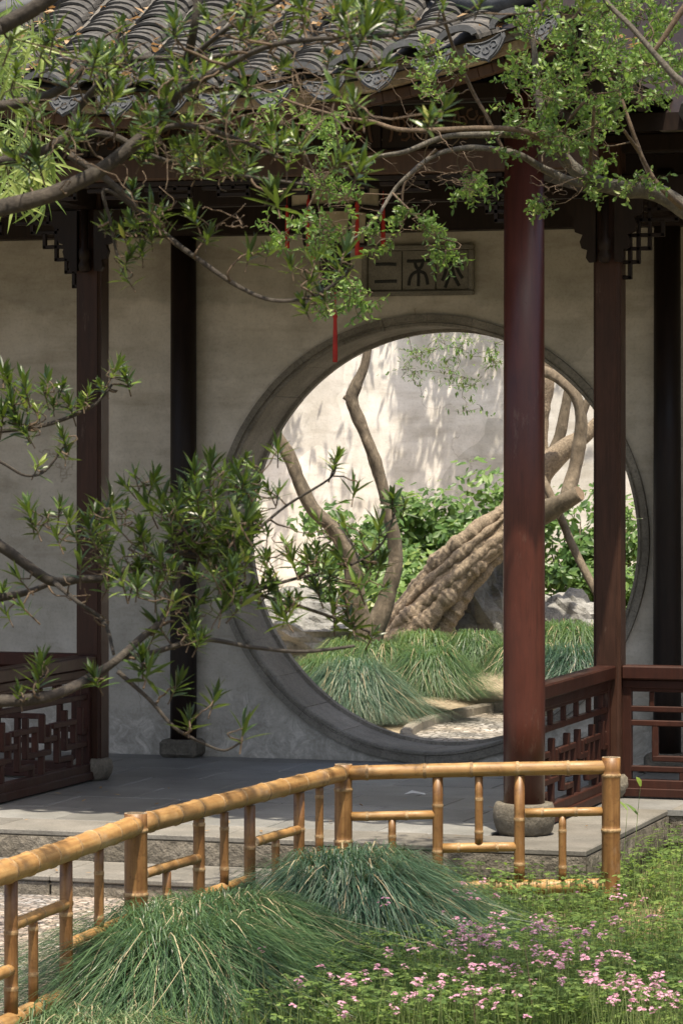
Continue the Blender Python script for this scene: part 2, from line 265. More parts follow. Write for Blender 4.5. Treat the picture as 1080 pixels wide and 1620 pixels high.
# ------------------------------------------------------------------ mesh builder
class MB:
    def __init__(s): s.v = []; s.f = []; s.m = []
    def add(s, vs, fs, mi=0):
        o = len(s.v); s.v.extend([tuple(v) for v in vs]); s.f.extend([tuple(i+o for i in f) for f in fs]); s.m.extend([mi]*len(fs))
    def box(s, a, b, mi=0, ch=0):
        x0, y0, z0 = a; x1, y1, z1 = b
        if ch:
            return s.frame_box(Vector(((x0+x1)/2, (y0+y1)/2, (z0+z1)/2)), Vector((1, 0, 0)), Vector((0, 1, 0)), Vector((0, 0, 1)), (x1-x0, y1-y0, z1-z0), mi, ch)
        s.add([(x0, y0, z0), (x1, y0, z0), (x1, y1, z0), (x0, y1, z0), (x0, y0, z1), (x1, y0, z1), (x1, y1, z1), (x0, y1, z1)],
              [(0, 3, 2, 1), (4, 5, 6, 7), (0, 1, 5, 4), (1, 2, 6, 5), (2, 3, 7, 6), (3, 0, 4, 7)], mi)
    def frame_box(s, c, ax, ay, az, size, mi=0, ch=.004):
        hx, hy, hz = (q/2 for q in size); ch = min(ch, hx*.6, hy*.6, hz*.6); vs = []
        # chamfered box: 24 verts
        P = []
        for sx in (-1, 1):
            for sy in (-1, 1):
                for sz in (-1, 1):
                    for k in range(3):
                        q = [sx*hx, sy*hy, sz*hz]
                        for j, sg in ((0, sx), (1, sy), (2, sz)):
                            if j != k: q[j] -= sg*ch
                        P.append(c+ax*q[0]+ay*q[1]+az*q[2])
        def I(sx, sy, sz, k): return ((((sx > 0)*2+(sy > 0))*2+(sz > 0))*3+k)
        F = []
        for sx in (-1, 1):
            q = [I(sx, -1, -1, 0), I(sx, 1, -1, 0), I(sx, 1, 1, 0), I(sx, -1, 1, 0)]; F.append(q if sx > 0 else q[::-1])
        for sy in (-1, 1):
            q = [I(-1, sy, -1, 1), I(-1, sy, 1, 1), I(1, sy, 1, 1), I(1, sy, -1, 1)]; F.append(q if sy > 0 else q[::-1])
        for sz in (-1, 1):
            q = [I(-1, -1, sz, 2), I(1, -1, sz, 2), I(1, 1, sz, 2), I(-1, 1, sz, 2)]; F.append(q if sz > 0 else q[::-1])
        for a in (-1, 1):
            for b in (-1, 1):
                F.append([I(a, b, -1, 0), I(a, b, -1, 1), I(a, b, 1, 1), I(a, b, 1, 0)] if a*b < 0 else [I(a, b, -1, 0), I(a, b, 1, 0), I(a, b, 1, 1), I(a, b, -1, 1)])
                F.append([I(a, -1, b, 0), I(a, 1, b, 0), I(a, 1, b, 2), I(a, -1, b, 2)] if a*b < 0 else [I(a, -1, b, 0), I(a, -1, b, 2), I(a, 1, b, 2), I(a, 1, b, 0)])
                F.append([I(-1, a, b, 1), I(-1, a, b, 2), I(1, a, b, 2), I(1, a, b, 1)] if a*b < 0 else [I(-1, a, b, 1), I(1, a, b, 1), I(1, a, b, 2), I(-1, a, b, 2)])
        for sx in (-1, 1):
            for sy in (-1, 1):
                for sz in (-1, 1):
                    F.append([I(sx, sy, sz, 0), I(sx, sy, sz, 1), I(sx, sy, sz, 2)])
        s.add(P, F, mi)
    def bar(s, a, b, wd, ht, up=UP, mi=0, ch=.004):
        a = Vector(a); b = Vector(b); az = (b-a); L = az.length; az = az/L
        ax = az.cross(up)
        if ax.length < 1e-4: ax = az.cross(Vector((1, 0, 0)))
        ax.normalize(); ay = ax.cross(az) * -1
        ay = az.cross(ax)
        s.frame_box((a+b)/2, ax, ay, az, (wd, ht, L), mi, ch)
    def tube(s, pts, rad, n=8, mi=0, cap=True, fn=None, capmi=None):
        pts = [Vector(p) for p in pts]; k = len(pts); T = []
        for i in range(k):
            d = pts[min(i+1, k-1)]-pts[max(i-1, 0)]; T.append(d.normalized() if d.length > 1e-9 else Vector((0, 0, 1)))
        u = T[0].orthogonal().normalized(); o = len(s.v)
        for i in range(k):
            u = (u-T[i]*u.dot(T[i])); u = u.normalized() if u.length > 1e-6 else T[i].orthogonal().normalized(); v = T[i].cross(u)
            r = rad[i] if hasattr(rad, '__len__') else rad
            for j in range(n):
                a = 2*PI*j/n; rr = r if fn is None else r*fn(i, a, pts[i])
                s.v.append(tuple(pts[i]+u*(math.cos(a)*rr)+v*(math.sin(a)*rr)))
        for i in range(k-1):
            for j in range(n):
                s.f.append((o+i*n+j, o+i*n+(j+1) % n, o+(i+1)*n+(j+1) % n, o+(i+1)*n+j)); s.m.append(mi)
        if cap:
            s.f.append(tuple(o+j for j in range(n))[::-1]); s.m.append(mi if capmi is None else capmi)
            s.f.append(tuple(o+(k-1)*n+j for j in range(n))); s.m.append(mi if capmi is None else capmi)
    def lathe(s, prof, n=24, c=(0, 0, 0), mi=0):
        o = len(s.v); c = Vector(c)
        for r, z in prof:
            for j in range(n):
                a = 2*PI*j/n; s.v.append((c.x+r*math.cos(a), c.y+r*math.sin(a), c.z+z))
        for i in range(len(prof)-1):
            for j in range(n):
                s.f.append((o+i*n+j, o+i*n+(j+1) % n, o+(i+1)*n+(j+1) % n, o+(i+1)*n+j)); s.m.append(mi)
        s.f.append(tuple(o+j for j in range(n))[::-1]); s.m.append(mi)
        s.f.append(tuple(o+(len(prof)-1)*n+j for j in range(n))); s.m.append(mi)
    def prism(s, outline, off, mi=0):
        """outline: list of points; off: extrusion vector"""
        n = len(outline); off = Vector(off); P = [Vector(p) for p in outline]
        s.add(P+[p+off for p in P], [tuple(range(n))[::-1], tuple(range(n, 2*n))]+[(i, (i+1) % n, n+(i+1) % n, n+i) for i in range(n)], mi)
    def mesh(s, name, mats, smooth=False):
        me = bpy.data.meshes.new(name); me.from_pydata(s.v, [], s.f); me.validate(clean_customdata=False)
        for m in (mats if isinstance(mats, (list, tuple)) else [mats]): me.materials.append(MAT[m] if isinstance(m, str) else m)
        if len(me.polygons) == len(s.m): me.polygons.foreach_set('material_index', s.m)
        if smooth: me.polygons.foreach_set('use_smooth', [len(p.vertices) < 5 for p in me.polygons])
        me.update(); return me
    def build(s, name, mats, parent=None, smooth=False):
        return link(name, s.mesh(name, mats, smooth), parent)
def link(name, me, parent=None, M=None, kind=None):
    o = bpy.data.objects.new(name, me); COL.objects.link(o)
    if M is not None: o.matrix_basis = M
    if parent is not None:
        o.parent = parent
        if parent.type == 'EMPTY': o.matrix_parent_inverse = Matrix.Translation(-parent.location)
    if kind: o['kind'] = kind
    return o
def thing(name, label, cat, loc, group=None):
    o = bpy.data.objects.new(name, None); COL.objects.link(o); o.location = loc; o.empty_display_size = .1
    return tag(o, label, cat, group)
def tag(o, label, cat, group=None):
    o['label'] = label; o['category'] = cat
    if group: o['group'] = group
    return o
def struct(o): o['kind'] = 'structure'; return o
def stuff(o): o['kind'] = 'stuff'; return o
def smooth_path(pts, sub=6):
    """Catmull-Rom through tuples"""
    out = []; P = [pts[0]]+list(pts)+[pts[-1]]
    for i in range(1, len(P)-2):
        for k in range(sub):
            t = k/sub; r = []
            for c in range(len(P[0])):
                a, b, d, e = P[i-1][c], P[i][c], P[i+1][c], P[i+2][c]
                r.append(.5*(2*b+(d-a)*t+(2*a-5*b+4*d-e)*t*t+(3*b-a-3*d+e)*t**3))
            out.append(tuple(r))
    out.append(tuple(pts[-1])); return out

# ================================================================== SETTING
GZ = -.225
mb = MB(); mb.add([(-300, -300, GZ-.03), (300, -300, GZ-.03), (300, 300, GZ-.03), (-300, 300, GZ-.03)], [(0, 1, 2, 3)]); struct(mb.build('ground', 'soil'))
mb = MB(); mb.add([(-7, -9.5, GZ-.004), (.62, -9.5, GZ-.004), (.56, -6.2, GZ-.004), (.70, -4.05, GZ-.004), (1.75, -3.8, GZ-.004), (1.75, -2, GZ-.004), (-7, -2, GZ-.004)], [(0, 1, 2, 3, 4, 5, 6)]); struct(mb.build('pavement', 'pebble'))

def bed_z(x, y): return GZ+.0+.03*noise.noise(Vector((x*1.7, y*1.7, 3)))+.012*noise.noise(Vector((x*7, y*7, 1)))
mb = MB(); nx, ny = 60, 70; X0, X1, Y0, Y1 = .35, 5.0, -8.6, -2.05
for i in range(nx+1):
    for j in range(ny+1):
        x = X0+(X1-X0)*i/nx; y = Y0+(Y1-Y0)*j/ny
        z = bed_z(x, y)
        if y > -3.95 and x < 1.95: z -= .1
        mb.v.append((x, y, z))
for i in range(nx):
    for j in range(ny):
        a = i*(ny+1)+j
        cx = X0+(X1-X0)*(i+.5)/nx; cy = Y0+(Y1-Y0)*(j+.5)/ny
        fx = .62 if cy < -6.15 else .58+(cy+6.15)*.065
        if cx < fx+.04: continue
        mb.f.append((a, a+ny+1, a+ny+2, a+1)); mb.m.append(0)
struct(mb.build('flower_bed', 'soil', smooth=True))

# ground behind the moon gate
mb = MB(); mb.add([(-12, .5, -.02), (10, .5, -.02), (10, 9, -.02), (-12, 9, -.02)], [(0, 1, 2, 3)]); struct(mb.build('garden_path', 'rear_pebble'))
KERB = [(-.30, .95), (-.55, 1.35), (-.72, 1.95), (-.80, 2.7), (-.76, 3.5), (-.62, 4.3), (-.2, 5.0), (.8, 5.5), (3, 5.8)]
def bed2_z(x, y):
    return .02+.42*max(0, min(1, (y-1.9)/4.2))**.9+.05*noise.noise(Vector((x, y, 5)))+.02*noise.noise(Vector((x*4, y*4, 2)))
kp = smooth_path(KERB, 6)
mb = MB(); nb = 22
for (kx, ky) in kp:
    for j in range(nb+1):
        t = j/nb
        tx, ty = (-9, 8.6) if False else (kx-9*(1-min(1, max(0, (ky-1)/5)))*.6-3.0, 8.6)
        x = kx+(tx-kx)*t; y = ky+(ty-ky)*t
        mb.v.append((x, y, bed2_z(x, y)*(min(1, t*6))+.0))
for i in range(len(kp)-1):
    for j in range(nb):
        a = i*(nb+1)+j; mb.f.append((a, a+nb+1, a+nb+2, a+1)); mb.m.append(0)
struct(mb.build('planting_bed', 'sand', smooth=True))
kroot = struct(bpy.data.objects.new('kerb', None)); COL.objects.link(kroot)
acc = 0
for i in range(0, len(kp)-3, 3):
    a, b = Vector((*kp[i], 0)), Vector((*kp[i+3], 0)); m_ = MB()
    m_.bar(a+(b-a)*.015+Vector((0, 0, .005)), b-(b-a)*.015+Vector((0, 0, .005)), .07, .075, UP, 0, .012); m_.build('kerb_stone', 'gate_stone', kroot)

# ================================================================== REAR WALL
RWY = 8.6
mb = MB(); mb.box((-16, RWY, -.3), (12, RWY+.35, 5.0)); rw = mb.build('garden_wall', 'rear_plaster')
tag(rw, 'sunlit pale plaster garden wall seen through the moon gate', 'wall')

# ================================================================== MOON GATE WALL
gw = thing('moon_gate_wall', 'weathered beige plaster wall pierced by a round moon gate', 'wall', (0, 0, 0))
RO, RI, TH = 1.30, 1.235, .42; ZC = 1.30; GX, GS = -.020, 1.010; WX0, WX1, WZ0, WZ1 = -9.0, 9.0, -.3, 4.4; HR = 1.27
mb = MB(); n = 128
def rect_hit(a):
    c, s_ = math.cos(a), math.sin(a); t = 1e9
    if c > 1e-9: t = min(t, WX1/c)
    if c < -1e-9: t = min(t, WX0/c)
    if s_ > 1e-9: t = min(t, (WZ1-ZC)/s_)
    if s_ < -1e-9: t = min(t, (WZ0-ZC)/s_)
    return c*t, s_*t+ZC
angs = sorted(set([2*PI*i/n for i in range(n)]+[math.atan2(z-ZC, x) % (2*PI) for x in (WX0, WX1) for z in (WZ0, WZ1)]))
n = len(angs)
for y in (0, TH-.04):
    for a in angs: mb.v.append((GX+GS*HR*math.cos(a), y, ZC+HR*math.sin(a)))
    for a in angs: x, z = rect_hit(a); mb.v.append((x, y, z))
for i in range(n):
    j = (i+1) % n
    mb.f.append((i, j, n+j, n+i)); mb.f.append((2*n+i, 3*n+i, 3*n+j, 2*n+j)); mb.f.append((i, 2*n+i, 2*n+j, j)); mb.f.append((n+i, n+j, 3*n+j, 3*n+i)); mb.m += [0]*4
mb.build('plaster_wall', 'plaster', gw)
# surround stones: moulded ring of separate stones
prof = [(1.305, .003), (1.304, -.030), (1.268, -.032), (1.266, -.020), (1.258, -.018), (1.254, -.028), (1.240, -.026), (1.235, -.012), (1.235, TH-.03), (1.215, TH-.02), (1.215, TH+.03), (1.275, TH+.03), (1.275, .003)]
NS = 30
for k in range(NS):
    jit = U(-.012, .012) if 0 < k < NS-1 else 0
    a0 = 2*PI*k/NS+.0008+.1; a1 = 2*PI*(k+1)/NS-.0008+.1; m_ = MB(); sub = 6; L = len(prof)
    dr = U(-.002, .002); dy = U(-.003, .003)
    for i in range(sub+1):
        a = a0+(a1-a0)*i/sub
        for (r, y) in prof: m_.v.append((GX+GS*(r+dr)*math.cos(a), y+dy, ZC+(r+dr)*math.sin(a)))
    for i in range(sub):
        for j in range(L):
            m_.f.append((i*L+j, i*L+(j+1) % L, (i+1)*L+(j+1) % L, (i+1)*L+j)); m_.m.append(0)
    m_.f.append(tuple(range(L))[::-1]); m_.f.append(tuple(range(sub*L, sub*L+L))); m_.m += [0, 0]
    m_.build('surround_stone', 'gate_stone', gw)

# stone plaque with the three seal characters
plq = thing('stone_plaque', 'grey stone plaque with three carved seal characters above the moon gate', 'plaque', (-.05, -.02, 2.7))
pl, pr, pt, pb = onY(575, 430, 0).x, onY(751, 430, 0).x, 3.008, 2.712
def z2p(zx, zy): return onY(400+zx/2.842, 280+zy/2.842, -.030)
m_ = MB()
fw_ = .03
m_.box((pl, -.045, pt-fw_), (pr, -.001, pt), 0, .006); m_.box((pl, -.045, pb), (pr, -.001, pb+fw_), 0, .006)
m_.box((pl, -.043, pb+fw_), (pl+fw_, -.001, pt-fw_), 0, .006); m_.box((pr-fw_, -.043, pb+fw_), (pr, -.001, pt-fw_), 0, .006)
i1 = fw_+.004; m_.build('frame', 'plaque', plq)
xs = [pl+fw_, z2p(668, 400).x, z2p(819, 400).x, pr-fw_]
for k in range(3):
    m_ = MB(); m_.box((xs[k]+.003, -.022, pb+fw_+.003), (xs[k+1]-.003, -.002, pt-fw_-.003), 0, .003); m_.build('panel', 'plaque', plq)
CH = [[[(550, 393), (600, 391), (642, 393)], [(545, 471), (598, 469), (645, 468)]],
      [[(690, 378), (740, 378), (792, 374)], [(725, 380), (731, 402), (742, 420), (718, 434), (704, 455), (698, 488)], [(762, 380), (755, 402), (742, 420), (768, 432), (778, 455), (783, 484)], [(742, 418), (742, 455), (741, 491)]],
      [[(893, 352), (893, 372), (889, 398)], [(893, 371), (868, 388), (840, 406)], [(895, 372), (918, 388), (945, 402)], [(887, 400), (880, 442), (861, 498)], [(892, 404), (905, 452), (925, 489)], [(866, 412), (860, 438), (848, 466)], [(913, 406), (924, 430), (940, 455)]]]
for ch in CH:
    m_ = MB()
    for st in ch:
        pts = [z2p(*p) for p in smooth_path(st, 5)]; pts = [Vector((p.x, -.0235, p.z)) for p in pts]
        m_.tube(pts, .0095, 8)
    for i, v in enumerate(m_.v): m_.v[i] = (v[0], -.0235+(v[1]+.0235)*.35, v[2])
    m_.build('character', 'char', plq)

# ================================================================== PAVILION
XL, XR = -1.50, 1.415; YS, YF = -1.50, -3.26
pav = thing('pavilion', 'dark red timber half pavilion with grey tiled roof and lattice railings', 'pavilion', (0, -2, 0))
PX, PY = 1.845, -3.79
# --- platform: core, kerb stones, slabs, face courses
plat = MB(); plat.box((-9, YS-.35, -.4), (9, -.0, -.03)); plat.box((-9, PY+.03, -.4), (PX-.03, YS-.35, -.031)); platform = plat.build('platform', 'rough_stone', pav)
def block(a, b, mat, name, ch=.008, parent=None, rough=0):
    m_ = MB(); m_.box(a, b, 0, ch)
    if rough:
        m_.v = [tuple(Vector(v)+noise.noise_vector(Vector(v)*7)*rough) for v in m_.v]
    return m_.build(name, mat, parent or platform)
def rough_block(a, b, mat, name, face='y', amp=.006, res=.05):
    """a stone with a chiselled, uneven face on the side that shows"""
    m_ = MB(); x0, y0, z0 = a; x1, y1, z1 = b; u0, u1 = (x0, x1) if face == 'y' else (y0, y1)
    nu = max(2, int((u1-u0)/res)); nz = max(2, int((z1-z0)/.035))
    for i in range(nu+1):
        for j in range(nz+1):
            u = u0+(u1-u0)*i/nu; z = z0+(z1-z0)*j/nz
            edge = min(i, nu-i, j, nz-j) == 0
            d = (.0 if edge else amp*.4)+amp*noise.noise(Vector((u*23, z*23, 1)))*(0.3 if edge else 1)
            zz = z+(.004*noise.noise(Vector((u*9, 4, z))) if j in (0,) else 0)
            m_.v.append((u, y0-d, zz) if face == 'y' else (x1+d, u, zz))
    for i in range(nu):
        for j in range(nz):
            q = i*(nz+1)+j; fc = (q, q+nz+1, q+nz+2, q+1); m_.f.append(fc); m_.m.append(0)
    # body behind the face
    m2 = MB(); e = .004
    if face == 'y': m_.box((x0+.002, y0+e, z0+.002), (x1-.002, y1, z1))
    else: m_.box((x0, y0+.002, z0+.002), (x1-e, y1-.002, z1))
    return m_.build(name, mat, platform)
# front kerb: top sheet stones (lighter, smooth) and chiselled face stones under them
fx = [-3.6, -2.35, -1.1, .08, .98, PX]
for k in range(len(fx)-1):
    block((fx[k]+.003, PY+.006, -.03), (fx[k+1]-.003, PY+.43, 0.0), 'kerb', 'kerb_stone', .006)
    rough_block((fx[k]+.003, PY, -.140+U(-.004, .004)), (fx[k+1]-.003, PY+.25, -.032), 'rough_stone', 'face_stone')
sy = [PY+.436, -2.75, -2.02]
for k in range(len(sy)-1): block((PX-.52, sy[k]+.003, -.03), (PX-.006, sy[k+1]-.003, 0.0), 'kerb', 'kerb_stone', .006)
sy = [PY+.01, -2.95, -2.02]
for k in range(len(sy)-1): rough_block((PX-.3, sy[k]+.004, -.165), (PX, sy[k+1]-.004, -.034), 'rough_stone', 'face_stone', 'x')
# second course (no step in front of it on this side)
rough_block((.72, PY+.02, -.42), (PX-.20, PY+.3, -.150), 'rough_stone', 'face_stone'); rough_block((PX-.19, PY+.01, -.42), (PX-.012, PY+.3, -.147), 'rough_stone', 'face_stone')
for (a, b) in ((PY+.312, -2.6), (-2.59, -2.02)): rough_block((PX-.3, a, -.42), (PX-.018, b, -.172), 'rough_stone', 'face_stone', 'x')
# gallery edge to the right and left of the pavilion
for k in range(4):
    block((PX+k*1.1+.003, -2.0, -.03), (PX+(k+1)*1.1-.003, -1.52, 0.0), 'kerb', 'kerb_stone', .006)
    rough_block((PX+k*1.1-.001, -2.005, -.165), (PX+(k+1)*1.1-.003, -1.6, -.034), 'rough_stone', 'face_stone')
    rough_block((PX+k*1.1-.001, -1.99, -.42), (PX+(k+1)*1.1-.003, -1.6, -.172), 'rough_stone', 'face_stone')
# slate paving slabs
sx0 = -1.98; sw, sd = .556, .52
for j in range(7):
    y0 = PY+.436+j*sd; y1 = min(y0+sd, -.012)
    if y1-y0 < .08: continue
    off = (j % 2)*.27
    x = sx0-off-1.2
    while x < PX-.52:
        a, b = max(x, -3.2), min(x+sw, PX-.526)
        if b-a > .06:
            block((a+.003, y0+.003, -.028), (b-.003, y1-.003, -.001+U(-.0015, .001)), 'slate', 'paving_slab', .004)
        x += sw
m_ = MB(); m_.box((PX-.52, -2.015, -.03), (6, -.01, -.002)); m_.build('gallery_floor', 'slate', platform)

# --- columns
def column_part(x, y, r, z0, z1, mat, name='column'):
    m_ = MB(); m_.lathe([(r*1.0, z0), (r*1.015, z0+.4), (r*1.0, z0+1.4), (r*.96, z1)], 40, (x, y, 0)); return m_.build(name, mat, pav, True)
def drum(par, x, y, r, h, mat='drum'):
    m_ = MB(); pr_ = [(r*.80, .001), (r*.90, h*.15), (r*.985, h*.42), (r, h*.62), (r*.985, h*.8), (r*.93, h*.96), (r*.9, h)]
    m_.lathe(pr_, 32, (x, y, 0)); m_.v = [tuple(Vector(v)+noise.noise_vector(Vector(v)*18)*.004) for v in m_.v]
    return m_.build('base', mat, par, True)
fc = column_part(XR, YF, .098, .145, 3.5, 'lacquer'); drum(fc, XR, YF, .148, .15)
fcl = column_part(XL, YF, .098, .145, 3.5, 'lacquer'); drum(fcl, XL, YF, .138, .15)
def square_column(x, y):
    h = .073; c = .018; o = []
    for sx, sy_ in ((1, -1), (1, 1), (-1, 1), (-1, -1)):   # indented corners
        pts = [(sx*h, sy_*(h-c)), (sx*(h-c*.45), sy_*(h-c)), (sx*(h-c), sy_*(h-c*.45)), (sx*(h-c), sy_*h)]
        if sx*sy_ < 0: pts = pts[::-1]
        o += pts
    out = [(x+a, y+b, .12) for a, b in o]
    m_ = MB(); m_.prism(out, (0, 0, 3.3)); col = m_.build('column', 'dark_wood', pav)
    m_ = MB(); m_.lathe([(.085, .001), (.105, .03), (.112, .07), (.105, .105), (.088, .122)], 20, (x, y, 0)); m_.v = [tuple(Vector(v)+noise.noise_vector(Vector(v)*18)*.004) for v in m_.v]; m_.build('base', 'drum', col, True)
    return col
sqs = [square_column(XL, YS), square_column(XR, YS), square_column(XR+3.2, YS), square_column(XL-3.2, YS)]
for x in (XL, XR):
    pc = column_part(x, -.085, .078, .10, 3.4, 'black_wood')
    m_ = MB(); m_.box((x-.115, -.20, .0), (x+.115, -.004, .105), 0, .02); m_.build('base', 'drum', pc)

# --- railings: each bar a part of its own
def fret(units):
    S = []
    for u in range(units):
        o = u*1.0
        S += [((o+.05, .66), (o+.62, .66)), ((o+.62, .66), (o+.62, .30)), ((o+.38, .30), (o+.95, .30)), ((o+.38, .30), (o+.38, .82)), ((o+.80, .82), (o+.80, .48)), ((o+.80, .48), (o+1.1, .48)),
              ((o+.18, .66), (o+.18, .14)), ((o+.18, .14), (o+.52, .14)), ((o+.52, .14), (o+.52, 0)), ((o+.95, .30), (o+.95, .66)), ((o+.78, .0), (o+.78, .30))]
    return S
def railing(p0, p1, units, segs=None, cap_ext=0.0, feet=True, upper=True):
    p0 = Vector(p0); p1 = Vector(p1); d = (p1-p0); L = d.length; d.normalize(); z0, z1, zc = .085, .555, .62
    root = MB(); root.bar(p0-d*cap_ext+UP*(zc+.036), p1+d*cap_ext+UP*(zc+.036), .105, .072, UP, 0, .008)
    r = root.build('railing', 'rail_wood', pav)
    def piece(name, a, b, wd, ht):
        m_ = MB(); m_.bar(a, b, wd, ht, UP, 0, .004); return m_.build(name, 'rail_wood', r)
    piece('under_rail', p0+UP*(zc-.025), p1+UP*(zc-.025), .055, .045)
    piece('top_rail', p0+UP*(z1+.018), p1+UP*(z1+.018), .040, .036)
    piece('bottom_rail', p0+UP*(z0-.016), p1+UP*(z0-.016), .060, .055)
    piece('sill', p0+UP*.030, p1+UP*.030, .085, .045)
    for q in (p0+d*.02, p1-d*.02): piece('end_stile', q+UP*.055, q+UP*(zc-.0), .045, .05)
    hl = .465
    if upper: piece('middle_rail', p0+UP*hl, p1+UP*hl, .034, .030)
    for (a, b) in (segs or fret(units)):
        def tr(q): return p0+d*(min(L-.03, max(.03, q[0]/units*L)))+UP*(z0+.012+(hl-z0-.012)*q[1] if q[1] <= 1 else hl+(z1-hl)*(q[1]-1))
        A, B = tr(a), tr(b)
        if (B-A).length < .01: continue
        dd = (B-A).normalized()*.013
        hz = abs(dd.z) < 1e-4
        piece('lattice_bar', A-dd, B+dd, .034 if hz else .030, .030 if hz else .033)
    if upper:
        for k in range(units*2):
            q = p0+d*(L*(k+.5)/(units*2)); piece('lattice_bar', q+UP*(hl+.012), q+UP*(z1), .026, .026)
    return r
railing((XR, YF+.10, 0), (XR, YS-.075, 0), 3)
railing((XL, YF+.10, 0), (XL, YS-.075, 0), 3)
seg_r = [((.0, .80), (.62, .80)), ((.62, .80), (.62, .50)), ((.62, .50), (1.3, .50)), ((.28, .80), (.28, .30)), ((.28, .30), (1.0, .30)), ((0, .15), (3, .15)), ((.52, .15), (.52, 0)), ((1.3, .5), (1.3, .82)), ((1.0, .3), (1.0, .15)), ((1.3, .82), (1.9, .82)), ((1.9, .82), (1.9, .4)), ((1.5, .4), (2.4, .4)), ((2.4, .4), (2.4, .8)), ((2.0, .15), (2.0, 0))]
railing((XR+.075, YS-.0, 0), (XR+3.1, YS-.0, 0), 5, seg_r)
railing((XL-3.1, YS, 0), (XL-.075, YS, 0), 5)

# --- beams, carved strip, hanging lattices
def beam(a, b, wd, ht, mat, name='beam', par=None):
    m_ = MB(); m_.bar(a, b, wd, ht, UP, 0, .01); return m_.build(name, mat, par or pav)
bz = 3.195
fb = beam((XL-.35, YF, bz), (XR+.35, YF, bz), .10, .115, 'beam_wood')
fb2 = beam((XL-.4, YF, 3.52), (XR+.4, YF, 3.52), .13, .09, 'black_wood')
for x in (XL, XR):
    beam((x, YF, bz), (x, -.02, bz), .10, .12, 'black_wood'); beam((x, YF, 3.53), (x, -.02, 3.53), .12, .1, 'black_wood')
beam((-9, YS, 3.20), (9, YS, 3.20), .09, .12, 'black_wood'); beam((-9, YS, 3.42), (9, YS, 3.42), .1, .1, 'black_wood')
beam((-9, -.09, 3.17), (9, -.09, 3.17), .16, .18, 'black_wood'); beam((-9, -.08, 3.42), (9, -.08, 3.42), .12, .2, 'black_wood')
# carved panels between the two front beams
npan = 9; span = (XR-XL-.2)/npan
for k in range(npan):
    x0 = XL+.1+k*span; m_ = MB(); m_.box((x0+.004, YF-.012, 3.262), (x0+span-.004, YF+.012, 3.468), 0, .004); pnl = m_.build('carved_panel', 'black_wood', fb)
    m_ = MB(); cx, cz = x0+span/2, 3.365
    for q in range(5):
        a = 2*PI*q/5+.3; c2 = Vector((cx+math.cos(a)*.055, YF-.016, cz+math.sin(a)*.05))
        m_.tube([c2+Vector((math.cos(a+b_*.9)*.026, 0, math.sin(a+b_*.9)*.026)) for b_ in range(7)], .007, 5)
    for sgn in (-1, 1):
        m_.tube([Vector((cx+sgn*(.06+.05*t), YF-.016, cz+.07*math.sin(t*5))) for t in [i/8 for i in range(9)]], .007, 5)
    m_.build('relief', 'beam_wood', pnl)
def hanging(p0, p1, ztop, drop, units, mat='black_wood', par=None, ks=1.0):
    """stepped fretwork hanging below a beam; deeper at both ends"""
    p0 = Vector(p0); p1 = Vector(p1); d = p1-p0; L = d.length; d.normalize()
    m_ = MB(); m_.bar(p0+UP*(ztop-.013), p1+UP*(ztop-.013), .035, .026, UP); r = m_.build('hanging_lattice', mat, par or pav)
    def bar(u0, v0, u1, v1):
        a = p0+d*u0+UP*(ztop-v0); b = p0+d*u1+UP*(ztop-v1); e = (b-a).normalized()*.010; m2 = MB(); m2.bar(a-e, b+e, .026, .021, UP, 0, .003); m2.build('fret_bar', mat, r)
    h = drop; n_ = units; w_ = L/n_
    for k in range(n_):
        u = k*w_
        bar(u, h*.55, u+w_*.75, h*.55); bar(u+w_*.75, h*.55, u+w_*.75, h); bar(u+w_*.25, h, u+w_*.75, h); bar(u+w_*.25, h, u+w_*.25, 0.02); bar(u+w_*.5, .02, u+w_*.5, h*.55)
    st = [(.0, .42), (.035, .42), (.035, .34), (.08, .34), (.08, .27), (.14, .27), (.14, .20), (.21, .20), (.21, .13)]
    st = [(a*1.0, b*ks) for a, b in st]
    for s_ in (0, 1):
        f_ = (lambda u: u) if s_ == 0 else (lambda u: L-u)
        for i in range(len(st)-1): bar(f_(st[i][0]), st[i][1], f_(st[i+1][0]), st[i+1][1])
        for (a, b, c, e) in ((.035, .34, .035, .02), (.08, .27, .08, .02), (.14, .20, .14, .02), (.0, .27, .08, .27), (.0, .20, .14, .20), (.0, .34, .035, .34)): bar(f_(a), b*ks, f_(c), e*ks if e > .05 else e)
    return r
hanging((XL+.1, YF, 0), (XR-.1, YF, 0), 3.137, .075, 9, ks=.55)
hanging((XR+.075, YS, 0), (XR+3.1, YS, 0), 3.14, .12, 8); hanging((XL-3.1, YS, 0), (XL-.075, YS, 0), 3.14, .12, 8)
# carved bracket arms at the square columns
for x, sg in ((XL, -1), (XL, 1), (XR, -1), (XR, 1)):
    m_ = MB(); o = [(0, 2.80), (.035, 2.795), (.052, 2.82), (.045, 2.86), (.075, 2.87), (.085, 2.905), (.07, 2.94), (.11, 2.955), (.12, 2.99), (.105, 3.03), (.15, 3.05), (.155, 3.13), (0, 3.13)]
    pts = [(x+sg*(.05+a), YS-.11, z) for a, z in o]
    if sg < 0: pts = pts[::-1]
    m_.prism(pts, (0, .036, 0)); m_.build('bracket', 'black_wood', pav)
for x in (XL, XR):
    m_ = MB(); m_.lathe([(.012, 2.79), (.03, 2.80), (.036, 2.83), (.024, 2.855), (.032, 2.87), (.034, 2.91), (.02, 2.93), (.022, 3.14)], 14, (x+.0, YS-.115, 0)); m_.build('pendant', 'black_wood', pav, True)
for x in (XR-.13, XL+.13):
    m_ = MB(); m_.lathe([(.006, 2.995), (.016, 3.0), (.02, 3.02), (.012, 3.04), (.018, 3.06), (.018, 3.14)], 12, (x, YF, 0)); m_.build('pendant', 'black_wood', pav, True)

